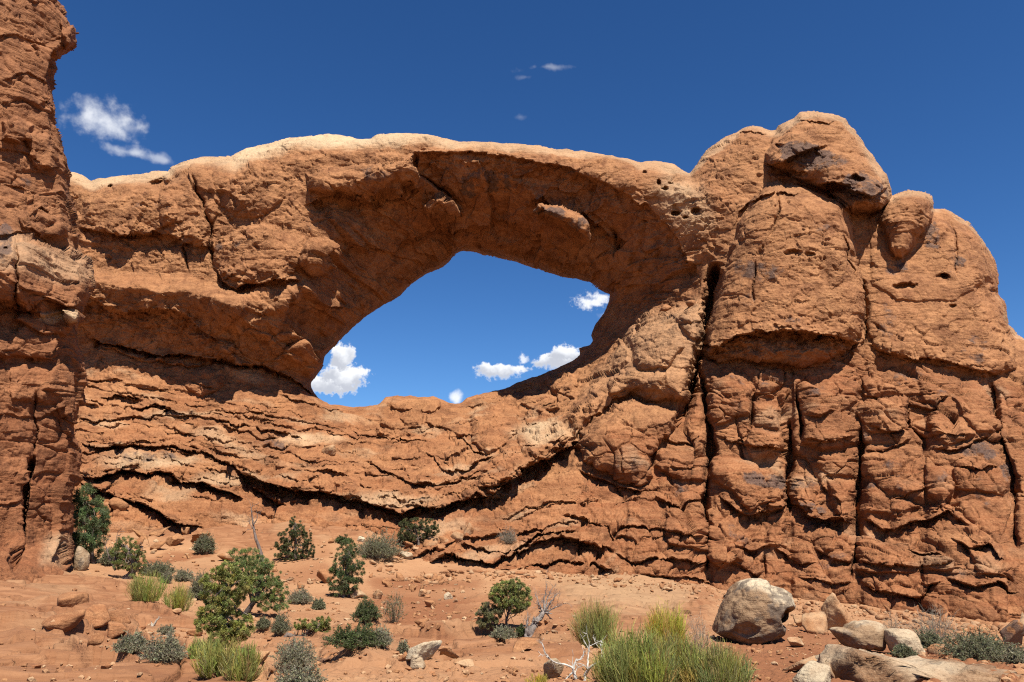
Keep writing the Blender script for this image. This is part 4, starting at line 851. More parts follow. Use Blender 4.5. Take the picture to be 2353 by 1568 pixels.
# ------------------------------------------------------------------ loose rocks
rng = np.random.default_rng(7)
def rel_hit(rel, u, v):
    i = int(round((v - rel.vs[0]) / rel.step)); j = int(round((u - rel.us[0]) / rel.step))
    if 0 <= i < rel.U.shape[0] and 0 <= j < rel.U.shape[1]: return float(rel.PX[i, j]), float(rel.PY[i, j]), float(rel.PZ[i, j])
    return None
def hit(u, v):
    """first surface (ground or rock) on the sight line through a photo point"""
    g = drop(u, v); h = rel_hit(REL, u, v)
    if h is not None and h[1] < g[1]: return h
    return g
_ico = {}
def ico(n):
    if n not in _ico:
        bm = bmesh.new(); bmesh.ops.create_icosphere(bm, subdivisions=n, radius=1)
        bm.verts.ensure_lookup_table()
        _ico[n] = (np.array([v.co[:] for v in bm.verts]), np.array([[v.index for v in f.verts] for f in bm.faces])); bm.free()
    return _ico[n]
def rock_shape(seed, n=4, planes=16, sharp=14, rough=.06, cuts=()):
    """unit boulder: soft intersection of random half-spaces, weathered"""
    r_ = np.random.default_rng(seed); D, Fc = ico(n)
    N = r_.normal(size=(planes, 3)); N /= np.linalg.norm(N, axis=1)[:, None]
    dd = r_.uniform(.72, 1.0, planes)
    for c in cuts: N = np.vstack([N, np.array(c[:3]) / np.linalg.norm(c[:3])]); dd = np.append(dd, c[3])
    q_ = np.clip(D @ N.T, .02, None) / dd                 # 1/distance to each plane
    rad = 1 / (np.power(np.power(q_, sharp).sum(1), 1 / sharp))
    P = D * rad[:, None]; s = seed * 3.7
    nz = fbm(P[:, 0] + s, P[:, 1], P[:, 2], .9, 5, seed % 97) * rough * 3 + fbm(P[:, 0], P[:, 1] + s, P[:, 2] * 3, .35, 4, seed % 89) * rough * .9
    ft, e = facets(P[:, 0] + P[:, 1] * .6, P[:, 2] + P[:, 1] * .4, .5, .4, seed % 83, .4, 1.0)
    return P * (1 + nz + ft * rough * .6)[:, None], Fc
M_STONE = rock_mat('loose_stone', (0.285, 0.142, 0.062), (0.21, 0.083, 0.034), bscale=5.0, bump=.5)
M_PALE = rock_mat('pale_stone', (0.235, 0.155, 0.088), (0.185, 0.095, 0.046), pale=(.45, .37, .25), dark=(.085, .066, .052), bscale=4.0, bump=.6)
def outline_rock(poly, y, thick, label, cat='boulder', seed=1, mat=None, pale=0, varn=0, red=.3, n=6, rough=.05, block=.75, pits=(), name='boulder', paletop=None, push=0.0, bedded=0.0, drop_px=0.0, size=.985):
    """a rock whose outline was traced, given its own distance, size and thickness"""
    p = np.array(poly, float) + np.array([0, drop_px]); c = (p.min(0) + p.max(0)) / 2; y = y + thick * .5; s = y / F * size
    q_ = (p - c) * np.array([1, -1]); D, Fc = ico(n)
    ang = np.arctan2(q_[:, 1], q_[:, 0]); o_ = np.argsort(ang); rr = np.hypot(q_[:, 0], q_[:, 1])[o_]; aa = ang[o_]
    aa = np.concatenate([aa - 2 * np.pi, aa, aa + 2 * np.pi]); rr = np.concatenate([rr] * 3)
    rho = np.hypot(D[:, 0], D[:, 2]); r_ = np.interp(np.arctan2(D[:, 2], D[:, 0]), aa, rr) * s
    e = np.power(rho, block); dy = np.sign(D[:, 1]) * np.power(np.abs(D[:, 1]), .8) * thick / 2
    un = D / np.maximum(rho, 1e-4)[:, None]
    P = np.stack([un[:, 0] * r_ * e, dy, un[:, 2] * r_ * e], 1); S = max(np.ptp(P[:, 0]), np.ptp(P[:, 2])) / 2
    Q = P / S; k_ = seed * 2.3
    nz = fbm(Q[:, 0] + k_, Q[:, 1], Q[:, 2], .8, 5, seed) * rough * 3.2 + fbm(Q[:, 0] + k_, Q[:, 1], Q[:, 2] * 1.6, .22, 4, seed + 1) * rough * 1.1
    f1_, e_ = facets(Q[:, 0] + Q[:, 1] * .4, Q[:, 2] + Q[:, 1] * .3, .55, .42, seed + 2, .4, 1.1); f2_, e2_ = facets(Q[:, 0] - Q[:, 1] * .4, Q[:, 2] + Q[:, 1] * .3, .2, .15, seed + 3, .4, 1.1)
    if bedded: nz = nz + bedded * fbm(Q[:, 0] * .7 + k_, Q[:, 1] * .7, Q[:, 2] * 7, .6, 4, seed + 7) * 2 + bedded * (f2_ * .4)
    nn_ = unit_(np.stack([un[:, 0] * rho / np.maximum(r_, 1e-3), D[:, 1] / (thick / 2), un[:, 2] * rho / np.maximum(r_, 1e-3)], 1))
    P = P + nn_ * (S * (nz + f1_ * rough * .9 + f2_ * rough * .35))[:, None] * np.where(rho > .93, .55, 1)[:, None]
    for (pu, pv, pru, prv, dep) in pits:
        a = (P[:, 0] - (pu - c[0]) * s) / (pru * s); b = (P[:, 2] + (pv - c[1]) * s) / (prv * s)
        P[:, 1] += (D[:, 1] < .2) * dep * (1 - sstep(np.sqrt(a * a + b * b), .6, 1.1))
    cx, cy, cz = [float(t_) for t_ in px_pt(c[0], c[1], y)]
    nzc = fbm(Q[:, 0] + seed, Q[:, 1], Q[:, 2], .7, 4, 5)
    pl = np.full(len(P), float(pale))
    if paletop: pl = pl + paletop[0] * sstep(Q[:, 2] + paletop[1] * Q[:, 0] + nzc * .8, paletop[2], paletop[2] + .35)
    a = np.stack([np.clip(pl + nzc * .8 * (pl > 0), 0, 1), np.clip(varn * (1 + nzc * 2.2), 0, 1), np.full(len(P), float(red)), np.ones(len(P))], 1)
    b_ = P[:, 2].min(); P[:, 2] -= b_
    o = np_mesh(name, P, Fc, mat or M_STONE, None, {'rock': a}); o.location = (cx, cy + push, cz + b_)
    return tag(o, label, cat)
def unit_(a): return a / (np.linalg.norm(a, axis=-1, keepdims=True) + 1e-9)
def C9(*pts): return [(1436 + .3897 * a, 1108.7 + .3896 * b) for a, b in pts]
def boulder(u, v, wpx, hpx, label, cat='boulder', seed=None, mat=None, pale=0, varn=0, red=.3, depth=.8, rot=0, sink=.14, n=4, name='boulder', group=None, tilt=0, cuts=(), planes=16, sharp=14, rough=.06, at=None, skew=0):
    """rock whose foot is at photo point (u, v) and that shows wpx by hpx"""
    x, y, z = at if at else hit(u, v); s = y / F * 1.03
    w, h = wpx * s, hpx * s; seed = seed if seed is not None else int(u * 13 + v * 7) % 9973
    P, Fc = rock_shape(seed, n, planes, sharp, rough, cuts)
    lo, hi = P.min(0), P.max(0); P = (P - (lo + hi) / 2) / (hi - lo)
    if tilt:
        c, q_ = math.cos(tilt), math.sin(tilt); P = np.stack([P[:, 0] * c - P[:, 2] * q_, P[:, 1], P[:, 0] * q_ + P[:, 2] * c], 1)
        P /= (P.max(0) - P.min(0))
    P = P * np.array([w, w * depth, h / (1 - sink)])
    if skew: P[:, 0] += skew * P[:, 2]
    P[:, 2] += h * (.5 / (1 - sink) - sink / (1 - sink))
    if rot:
        c, q_ = math.cos(rot), math.sin(rot); P = np.stack([P[:, 0] * c - P[:, 1] * q_, P[:, 0] * q_ + P[:, 1] * c, P[:, 2]], 1)
    a = np.tile([pale, varn, red, 1.0], (len(P), 1))
    nzc = fbm(P[:, 0] / w * 2 + seed, P[:, 1] / w * 2, P[:, 2] / w * 2, 1.0, 4, 5)
    a[:, 0] = np.clip(pale + nzc * 1.2 * (pale > 0), 0, 1); a[:, 1] = np.clip(varn * (1 + nzc * 2), 0, 1)
    o = np_mesh(name, P, Fc, mat or M_STONE, None, {'rock': a}); o.location = (x, y + w * depth * .3, z)
    return tag(o, label, cat, group)
B = boulder
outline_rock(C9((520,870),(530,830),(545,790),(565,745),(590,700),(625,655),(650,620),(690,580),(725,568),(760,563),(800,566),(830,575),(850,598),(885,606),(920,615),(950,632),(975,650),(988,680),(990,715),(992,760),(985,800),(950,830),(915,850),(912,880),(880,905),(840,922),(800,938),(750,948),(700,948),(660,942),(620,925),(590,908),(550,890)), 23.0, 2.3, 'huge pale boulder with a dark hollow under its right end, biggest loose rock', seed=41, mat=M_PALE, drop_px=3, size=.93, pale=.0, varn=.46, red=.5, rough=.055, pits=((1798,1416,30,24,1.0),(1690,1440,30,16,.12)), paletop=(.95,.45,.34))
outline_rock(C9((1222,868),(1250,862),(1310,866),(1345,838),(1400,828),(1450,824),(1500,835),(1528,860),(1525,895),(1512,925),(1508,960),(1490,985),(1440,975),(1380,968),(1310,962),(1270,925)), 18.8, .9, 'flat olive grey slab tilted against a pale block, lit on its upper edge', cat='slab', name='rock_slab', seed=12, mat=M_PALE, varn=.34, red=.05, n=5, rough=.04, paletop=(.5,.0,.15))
outline_rock(C9((1556,880),(1585,874),(1640,878),(1695,884),(1712,910),(1720,950),(1740,990),(1745,1028),(1690,1034),(1640,1020),(1580,1002),(1562,960),(1550,915)), 18.4, .75, 'whitish fluted block standing right of the olive slab', seed=77, mat=M_PALE, pale=.55, red=.25, n=5, rough=.05, block=.6)
B(1942, 1447, 80, 74, 'knobbly orange boulder leaning against the cliff foot, behind the olive slab', seed=31, pale=.35, red=.4, n=5, rough=.09)
B(1884, 1457, 56, 46, 'pink wedge shaped boulder just left of the knobbly orange one', seed=32, pale=.25, red=.35, n=4, tilt=-.5)
B(1845, 1441, 38, 23, 'low pinkish stone touching the right side of the huge pale boulder', seed=33, pale=.25, red=.35)
B(1831, 1489, 36, 20, 'small angular tan stone lying alone on red soil right of the huge boulder', cat='stone', name='stone', seed=34, pale=.35, planes=9, sharp=30)
B(1862, 1545, 84, 30, 'flat cracked brown slab at the left end of the long pale ledge', cat='slab', name='rock_slab', seed=35, pale=.2, planes=10, sharp=26, n=5)
B(1880, 1580, 80, 46, 'pale cream rock cut by the bottom of the picture', seed=36, mat=M_PALE, pale=.6, n=5)
B(2165, 1507, 40, 22, 'smooth rounded orange stone sitting alone right of the fluted block', cat='stone', name='stone', seed=37, pale=.1, sharp=6)
B(2345, 1495, 60, 52, 'dark varnished slab leaning at the right edge behind grey brush', cat='slab', name='rock_slab', seed=38, varn=.75, n=4, planes=9, sharp=30, tilt=.7)
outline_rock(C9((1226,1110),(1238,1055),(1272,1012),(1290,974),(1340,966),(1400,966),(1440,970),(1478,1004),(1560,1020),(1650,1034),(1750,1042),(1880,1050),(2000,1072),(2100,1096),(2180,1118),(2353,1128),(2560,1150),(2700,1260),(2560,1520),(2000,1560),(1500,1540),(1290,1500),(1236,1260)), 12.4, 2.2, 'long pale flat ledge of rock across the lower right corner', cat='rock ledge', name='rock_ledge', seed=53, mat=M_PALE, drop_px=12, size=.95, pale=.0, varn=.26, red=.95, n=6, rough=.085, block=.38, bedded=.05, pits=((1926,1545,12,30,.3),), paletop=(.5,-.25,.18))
B(970, 1530, 76, 45, 'cream boulder with a dark hollow beneath it, on the slickrock at bottom centre', seed=51, mat=M_PALE, pale=.75, red=.2, n=5, planes=11, sharp=14, cuts=((-.1,-.4,-.9,.5),), sink=.05)
B(960, 1538, 34, 26, 'round buff stone tucked under the cream boulder', cat='stone', name='stone', seed=52, mat=M_PALE, pale=.5, red=.3, sharp=8)
B(1065, 1538, 46, 18, 'flat tan stone lying right of the cream boulder', cat='stone', name='stone', seed=54, pale=.4)
B(1036, 1524, 58, 30, 'broken red rock touching the right end of the cream boulder', cat='rock', name='rock', seed=55, red=.45, pale=.1, planes=10, sharp=28)
B(926, 1524, 22, 20, 'dark red stone wedged at the left end of the cream boulder', cat='stone', name='stone', seed=56, red=.7)
B(1268, 1560, 44, 42, 'buff wedge of rock among bleached branches at bottom centre right', cat='rock', name='rock', seed=57, mat=M_PALE, pale=.3, planes=9, sharp=30, tilt=.5)
B(1213, 1496, 64, 24, 'low red outcrop slab behind the bleached branches', cat='slab', name='rock_slab', seed=58, red=.5, planes=10, sharp=24)
B(967, 1443, 30, 18, 'rough brown rock lying in the wash', cat='rock', name='rock', seed=59, red=.5)
B(1003, 1451, 17, 12, 'small brown stone beside the rough rock in the wash', cat='stone', name='stone', seed=60, red=.4)
B(1030, 1378, 20, 15, 'almost white stone on bare slickrock below the rubble', cat='stone', name='stone', seed=61, mat=M_PALE, pale=.9)
B(987, 1397, 25, 15, 'reddish flat stone left below the white stone', cat='stone', name='stone', seed=62, red=.5)
B(971, 1372, 20, 16, 'tan pointed stone on the rubble slope', cat='stone', name='stone', seed=63, pale=.3)
B(820, 1376, 40, 26, 'pale tan boulder at the foot of the dark column shaped juniper', seed=64, pale=.5, n=4, planes=11)
B(866, 1377, 22, 20, 'tan stone right of the boulder by the column shaped juniper', cat='stone', name='stone', seed=65, pale=.3)
B(743, 1343, 36, 31, 'dark red square boulder standing alone on the slope left of the column shaped juniper', seed=66, red=.6, varn=.2, planes=10, sharp=22, n=4)
B(690, 1355, 16, 13, 'small red stone below left of the square boulder', cat='stone', name='stone', seed=67, red=.5)
B(990, 1253, 34, 23, 'rounded tan boulder under the dark bush beneath the ledge', seed=68, pale=.2, sharp=9, n=4)
B(1049, 1251, 32, 26, 'tan boulder in the middle of the pile under the ledge', seed=69, pale=.25, n=4)
B(1075, 1243, 26, 32, 'upright pinkish boulder at the right of the pile under the ledge', seed=70, pale=.25, n=4, planes=10)
B(1020, 1255, 24, 22, 'blocky stone between the rounded boulder and the pile', cat='stone', name='stone', seed=71, pale=.1, planes=9, sharp=28)
B(1012, 1268, 22, 18, 'angular stone at the lower end of the pile', cat='stone', name='stone', seed=72, red=.4, planes=9, sharp=28)
B(934, 1286, 28, 17, 'flat cream stone on the red slope below the dark bush', cat='stone', name='stone', seed=73, mat=M_PALE, pale=.6)
B(912, 1280, 22, 18, 'red block at the edge of the grey green shrub', cat='stone', name='stone', seed=74, red=.5)
B(940, 1262, 20, 16, 'small red block below the dark bush', cat='stone', name='stone', seed=75, red=.55, planes=9, sharp=28)
B(828, 1246, 18, 12, 'whitish stone behind the column shaped juniper', cat='stone', name='stone', seed=76, mat=M_PALE, pale=.9)
B(260, 1469, 46, 34, 'square red boulder with a dark right side, lower of the pair on the left slab', seed=81, red=.8, n=4, planes=9, sharp=22)
B(266, 1439, 54, 32, 'rounded red boulder resting above the square one on the left slab', seed=82, red=.75, n=4, sharp=10)
B(213, 1484, 34, 24, 'small rough red boulder alone left of the square one', seed=83, red=.5, rough=.08)
B(130, 1434, 84, 26, 'big smooth red boulder half sunk in the left slickrock', seed=84, red=.75, n=5, sharp=7, sink=.45, depth=1.1)
B(142, 1394, 54, 32, 'smooth hump of slickrock just below the foot of the left cliff', seed=85, red=.7, n=5, sharp=9, sink=.45, tilt=.6, depth=1.6)
B(205, 1428, 70, 30, 'broad red boulder between the smooth sunken one and the pair', seed=86, red=.7, n=5, sharp=8, sink=.45, depth=1.2)
B(178, 1313, 30, 52, 'grey white boulder wedged at the foot of the left cliff', seed=87, mat=M_PALE, pale=.2, varn=.35, n=4, sharp=9)
B(318, 1241, 38, 26, 'large block at the left of the rubble pile under the slab', seed=91, red=.4, planes=9, sharp=24)
B(360, 1233, 38, 21, 'flat topped block at the top of the rubble pile under the slab', seed=92, red=.4, planes=9, sharp=24)
B(394, 1255, 42, 26, 'widest block in the rubble pile under the slab', seed=93, red=.45, planes=10, sharp=22)
B(360, 1266, 38, 22, 'low rounded block at the bottom of the rubble pile', seed=94, red=.45, planes=10, sharp=14)
B(338, 1256, 16, 24, 'narrow upright block in the rubble pile', cat='rock', name='rock', seed=95, red=.5, planes=9, sharp=28)
B(308, 1262, 28, 26, 'tilted dark block at the lower left of the rubble pile', cat='rock', name='rock', seed=96, red=.55, planes=9, sharp=24)
B(422, 1231, 20, 17, 'small block at the tip of the slab undercut', cat='rock', name='rock', seed=97, red=.4, planes=9, sharp=24)
B(452, 1254, 54, 28, 'long layered block right of the rubble pile', seed=98, red=.35, planes=11, sharp=22, n=5)
B(517, 1291, 34, 18, 'low cracked rock beside the leaning dead snag', cat='rock', name='rock', seed=99, red=.4, pale=.1)
B(270, 1182, 42, 28, 'rounded red boulder tucked under the overhanging slab', seed=100, red=.5, sharp=9)
B(240, 1180, 30, 22, 'smaller red boulder left of the one tucked under the slab', seed=101, red=.5, sharp=9)
B(404, 1413, 22, 12, 'small pinkish stone by the yellow green shrubs', cat='stone', name='stone', seed=102, pale=.2)
B(444, 1462, 30, 16, 'flat red rock left of the big juniper', cat='rock', name='rock', seed=103, red=.5)
B(746, 1524, 54, 18, 'dark flat rock shard on the slickrock left of the cream boulder', cat='rock', name='rock', seed=104, red=.7, varn=.4, planes=9, sharp=28)
B(594, 1530, 40, 26, 'pinkish stone half hidden right of the yellow green broom clump', cat='stone', name='stone', seed=105, pale=.3)
B(752, 1046, 32, 22, 'pair of fused pale stones perched on the tilted beds', cat='stone', name='stone', seed=106, pale=.35, rough=.12)
B(1588, 703, 26, 18, 'little capstone perched on the ramp beside the column', cat='stone', name='stone', seed=107, red=.5)
B(1532, 716, 30, 20, 'dark red stone perched at the top of the ramp', cat='stone', name='stone', seed=108, red=.6, rough=.09)
# rubble: individuals spread where the photo shows loose stones
protos = [rock_shape(900 + i, 3, 11, 20, .07) for i in range(8)]
pm = []
for i, (P, Fc) in enumerate(protos):
    a = np.tile([.0 if i % 3 else .35, .0, .25 + .06 * i, 1], (len(P), 1))
    me = bpy.data.meshes.new('stone'); me.from_pydata((P * .5).tolist(), [], Fc.tolist()); me.polygons.foreach_set('use_smooth', [True] * len(Fc))
    at_ = me.attributes.new('rock', 'FLOAT_COLOR', 'POINT'); at_.data.foreach_set('color', a.astype(np.float32).ravel()); me.materials.append(M_PALE if i == 5 else M_STONE); pm.append(me)
ZONES = [  # polygon in photo units, count, size in px (min, max), label, group
 ([(860,1260),(1000,1250),(900,1320),(1040,1330),(1150,1320),(1165,1345),(1020,1350),(1080,1400),(930,1370),(850,1330)], 74, (6, 17), 'small red stone among the rubble on the slope below the folded beds', 'rubble on the slope'),
 ([(850,1380),(1080,1385),(1160,1450),(980,1450),(880,1440)], 34, (5, 11), 'little stone scattered on the sandy wash at centre', 'stones in the wash'),
 ([(620,1290),(760,1230),(770,1330),(720,1360),(640,1350)], 30, (5, 12), 'little stone scattered on the slope beside the cone shaped juniper', 'stones by the cone shaped juniper'),
 ([(1180,1440),(1330,1440),(1330,1480),(1200,1480)], 18, (5, 13), 'little red stone around the twisted dead juniper', 'stones by the dead juniper'),
 ([(760,1545),(1250,1535),(1300,1566),(780,1566)], 26, (5, 12), 'pebble sized stone on the sand along the bottom edge', 'stones along the bottom edge'),
 ([(1650,1490),(1900,1480),(1900,1560),(1720,1566)], 34, (4, 9), 'pebble sized stone on the red soil in front of the huge boulder', 'stones before the huge boulder'),
 ([(2000,1400),(2200,1420),(2330,1440),(2300,1470),(2060,1440)], 22, (7, 18), 'loose red stone along the foot of the right cliff', 'stones at the foot of the right cliff'),
 ([(280,1265),(420,1262),(440,1290),(320,1300)], 14, (5, 12), 'small stone spilled below the rubble pile under the slab', 'stones below the rubble pile'),
 ([(180,1470),(260,1472),(250,1490),(190,1488)], 10, (5, 10), 'small stone beside the boulders on the left slab', 'stones on the left slab')]
for poly, cnt, (s0, s1), lab_, grp in ZONES:
    p = np.array(poly, np.float32); k = 0
    while k < cnt:
        u, v = rng.uniform(p[:, 0].min(), p[:, 0].max()), rng.uniform(p[:, 1].min(), p[:, 1].max())
        if seg_sd(poly, np.array([u], np.float32), np.array([v], np.float32))[0] < 0: continue
        x, y, z = hit(u, v); sz = (s0 + (s1 - s0) * rng.random() ** 2.2) * y / F
        o = bpy.data.objects.new('stone', pm[rng.integers(8)]); scn.collection.objects.link(o)
        o.location = (x, y, z + sz * .12); o.scale = (sz * rng.uniform(.9, 1.3), sz * rng.uniform(.8, 1.2), sz * rng.uniform(.5, .85)); o.rotation_euler = (rng.uniform(-.3, .3), rng.uniform(-.3, .3), rng.uniform(0, 6.3))
        tag(o, lab_, 'stone', grp); k += 1

# gravel and chips: nobody could count them
gr = np.random.default_rng(99); NGR = 15000
gy_ = 9.5 * (64 / 9.5) ** gr.random(NGR); gx_ = gy_ * gr.uniform(-.68, .68, NGR)
gz_ = ground0(gx_, gy_); fbg = fbm(gx_, gy_, 0 * gx_, 2.5, 4, 512); so_ = np.interp(fbg, [-.15, .2], [.05, 1])
iv = np.clip(np.log(gy_ / 5) / np.log(20) * 759, 0, 759).astype(int); iu = np.clip((gx_ / gy_ + .86) / 1.72 * 899, 0, 899).astype(int)
keep = gr.random(NGR) < so_ * (.25 + .75 * soil[iv, iu]); gx_, gy_, gz_ = gx_[keep], gy_[keep], gz_[keep]; NGR = len(gx_)
Dg, Fg = ico(1); sz = (.012 + .05 * gr.random(NGR) ** 3) * (1 + gy_ / 30)
Vg = Dg[None] * (1 + .35 * gr.normal(size=(NGR, len(Dg), 1)) * .6) * (sz[:, None, None] * np.array([1, .9, .6])); ca = gr.uniform(0, 6.28, NGR)
Vg = np.stack([Vg[..., 0] * np.cos(ca)[:, None] - Vg[..., 1] * np.sin(ca)[:, None], Vg[..., 0] * np.sin(ca)[:, None] + Vg[..., 1] * np.cos(ca)[:, None], Vg[..., 2]], -1) + np.stack([gx_, gy_, gz_ + sz * .3], -1)[:, None]
ag = np.repeat(np.stack([gr.random(NGR) ** 4 * .8, 0 * ca, gr.random(NGR), 0 * ca + 1], -1), len(Dg), 0)
o = np_mesh('gravel', Vg.reshape(-1, 3), (Fg[None] + (np.arange(NGR) * len(Dg))[:, None, None]).reshape(-1, 3), M_STONE, None, {'rock': ag}, smooth=False)
tag(o, 'scattered red gravel and rock chips over the sandy ground', 'gravel', kind='stuff')

NR = 900; bu = gr.uniform(930, 2400, NR); bl = np.interp(bu, [930,1064,1200,1300,1400,1550,1640,1700,1850,2000,2200,2353], [1330,1314,1316,1314,1332,1342,1352,1374,1387,1402,1427,1447]) + np.abs(gr.normal(size=NR)) * 13 - 2
hp = np.array([drop(u, v) for u, v in zip(bu, bl)]); sz = (.04 + .22 * gr.random(NR) ** 3.5) * np.interp(bu, [930, 1500, 2300], [.9, .7, 1.1]); ca = gr.uniform(0, 6.28, NR)
Dr, Fr = ico(2); Vr = np.stack([rock_shape(300 + k_ % 40, 2, 10, 24, .07)[0] for k_ in range(NR)]) * (sz[:, None, None] * np.array([1.1, .9, .75]))
Vr = np.stack([Vr[..., 0] * np.cos(ca)[:, None] - Vr[..., 1] * np.sin(ca)[:, None], Vr[..., 0] * np.sin(ca)[:, None] + Vr[..., 1] * np.cos(ca)[:, None], Vr[..., 2]], -1) + (hp + np.stack([0 * sz, 0 * sz, sz * .25], 1))[:, None]
o = np_mesh('rubble', Vr.reshape(-1, 3), (Fr[None] + (np.arange(NR) * len(Dr))[:, None, None]).reshape(-1, 3), M_STONE, None, {'rock': np.repeat(np.stack([gr.random(NR) ** 5 * .6, 0 * ca, .3 + .7 * gr.random(NR), 0 * ca + 1], -1), len(Dr), 0)})
tag(o, 'fine red rubble fallen along the foot of the rock wall', 'rubble', kind='stuff')

# ------------------------------------------------------------------ plants
def plant_mat(name, transl=.45):
    m = bpy.data.materials.new(name); m.use_nodes = True; t = m.node_tree; t.nodes.clear()
    out = NN(t, 'ShaderNodeOutputMaterial'); at = NN(t, 'ShaderNodeAttribute', attribute_name='tint')
    g = NN(t, 'ShaderNodeNewGeometry'); nz = noise_n(t, g.outputs['Position'], 9.0, 4, .6).outputs['Fac']
    col = mix_c(t, map_r(t, nz, .35, .65, 0, .45), at.outputs['Color'], mix_c(t, .5, at.outputs['Color'], (.12, .11, .03)))
    d = NN(t, 'ShaderNodeBsdfPrincipled'); d.inputs['Roughness'].default_value = .7; d.inputs['Specular IOR Level'].default_value = .25
    t.links.new(col, d.inputs['Base Color'])
    if transl:
        tr = NN(t, 'ShaderNodeBsdfTranslucent'); t.links.new(col, tr.inputs['Color'])
        mx = NN(t, 'ShaderNodeMixShader'); mx.inputs[0].default_value = transl
        t.links.new(d.outputs[0], mx.inputs[1]); t.links.new(tr.outputs[0], mx.inputs[2]); t.links.new(mx.outputs[0], out.inputs[0])
    else: t.links.new(d.outputs[0], out.inputs[0])
    return m
M_LEAF = plant_mat('foliage'); M_TWIG = plant_mat('twigs', 0)
def bark_mat():
    m, t, b = new_mat('bark'); at = NN(t, 'ShaderNodeAttribute', attribute_name='tint')
    g = NN(t, 'ShaderNodeNewGeometry'); nz = noise_n(t, vec_scale(t, g.outputs['Position'], (22, 22, 4)), 1.0, 5, .65).outputs['Fac']
    col = mix_c(t, map_r(t, nz, .38, .62), mix_c(t, .55, at.outputs['Color'], (.03, .022, .017)), at.outputs['Color'])
    t.links.new(col, b.inputs['Base Color'])
    bp = NN(t, 'ShaderNodeBump'); bp.inputs['Strength'].default_value = .7; bp.inputs['Distance'].default_value = .03
    t.links.new(nz, bp.inputs['Height']); t.links.new(bp.outputs[0], b.inputs['Normal']); return m
M_BARK = bark_mat()
def unit(a): return a / (np.linalg.norm(a, axis=-1, keepdims=True) + 1e-9)
def strips(P0, P1, P2, w0, w2, r_):
    """thin two-segment blades through three points each, facing random ways"""
    n_ = len(P0); d = unit(P2 - P0); s = unit(np.cross(d, r_.normal(size=(n_, 3))))
    w0 = np.broadcast_to(w0, n_)[:, None]; w2 = np.broadcast_to(w2, n_)[:, None]; w1 = (w0 * .6 + w2 * .4)
    V = np.stack([P0 - s * w0, P0 + s * w0, P1 - s * w1, P1 + s * w1, P2 - s * w2, P2 + s * w2], 1).reshape(-1, 3)
    i = (np.arange(n_) * 6)[:, None]
    return V, np.concatenate([i + np.array([[0, 1, 3, 2]]), i + np.array([[2, 3, 5, 4]])])
def tube(path, rad, sides=7, gn=.0, seed=0):
    path = np.array(path, float); rad = np.array(rad, float); n_ = len(path)
    tg = unit(np.gradient(path, axis=0)); ref = np.array([.3, 1, .2]); a = unit(np.cross(tg, ref)); b = np.cross(tg, a)
    th_ = np.linspace(0, 2 * np.pi, sides, endpoint=False)
    ring = a[:, None] * np.cos(th_)[None, :, None] + b[:, None] * np.sin(th_)[None, :, None]
    rr = rad[:, None] * (1 + gn * perlin(th_[None] * 1.5 + 0 * rad[:, None], np.arange(n_)[:, None] * .6 + 0 * th_[None], np.full((n_, sides), seed * 1.37), seed))
    V = (path[:, None] + ring * rr[..., None]).reshape(-1, 3)
    ix_ = np.arange(n_ * sides).reshape(n_, sides); nx_ = np.roll(ix_, -1, 1)
    return V, np.stack([ix_[:-1], nx_[:-1], nx_[1:], ix_[1:]], -1).reshape(-1, 4)
def smooth_path(pts, n_=10, wob=.0, seed=0):
    pts = np.array(pts, float); t = np.linspace(0, len(pts) - 1, n_); i = np.clip(t.astype(int), 0, len(pts) - 2); f = (t - i)[:, None]
    p = np.vstack([2 * pts[0] - pts[1], pts, 2 * pts[-1] - pts[-2]]); a, b, c, d = p[i], p[i + 1], p[i + 2], p[i + 3]
    o = .5 * (2 * b + (c - a) * f + (2 * a - 5 * b + 4 * c - d) * f ** 2 + (3 * b - a - 3 * c + d) * f ** 3)
    if wob:
        r_ = np.random.default_rng(seed); o[1:] += np.cumsum(r_.normal(size=(n_ - 1, 3)) * wob, 0) * .5 + r_.normal(size=(n_ - 1, 3)) * wob
    return o
def join(parts_):
    Vs, Fs, k_ = [], [], 0
    for V, Fq_ in parts_:
        Vs.append(V); Fs.append(Fq_ + k_); k_ += len(V)
    return np.concatenate(Vs), np.concatenate(Fs)
def tint_arr(n_, c, var, r_, per=1, hue=.0):
    k_ = n_ // per + 1; m_ = np.exp(r_.normal(size=(k_, 1)) * var); c = np.array(c)[None] * m_
    if hue: c = c * np.exp(r_.normal(size=(k_, 3)) * hue)
    return np.concatenate([np.clip(np.repeat(c, per, 0)[:n_], 0, 1), np.ones((n_, 1))], 1)
JGREEN = (.12, .145, .048); DGREEN = (.085, .095, .038); YGREEN = (.31, .295, .085); SAGE = (.225, .21, .13); BARK = (.16, .12, .095); BLEACH = (.50, .46, .40)
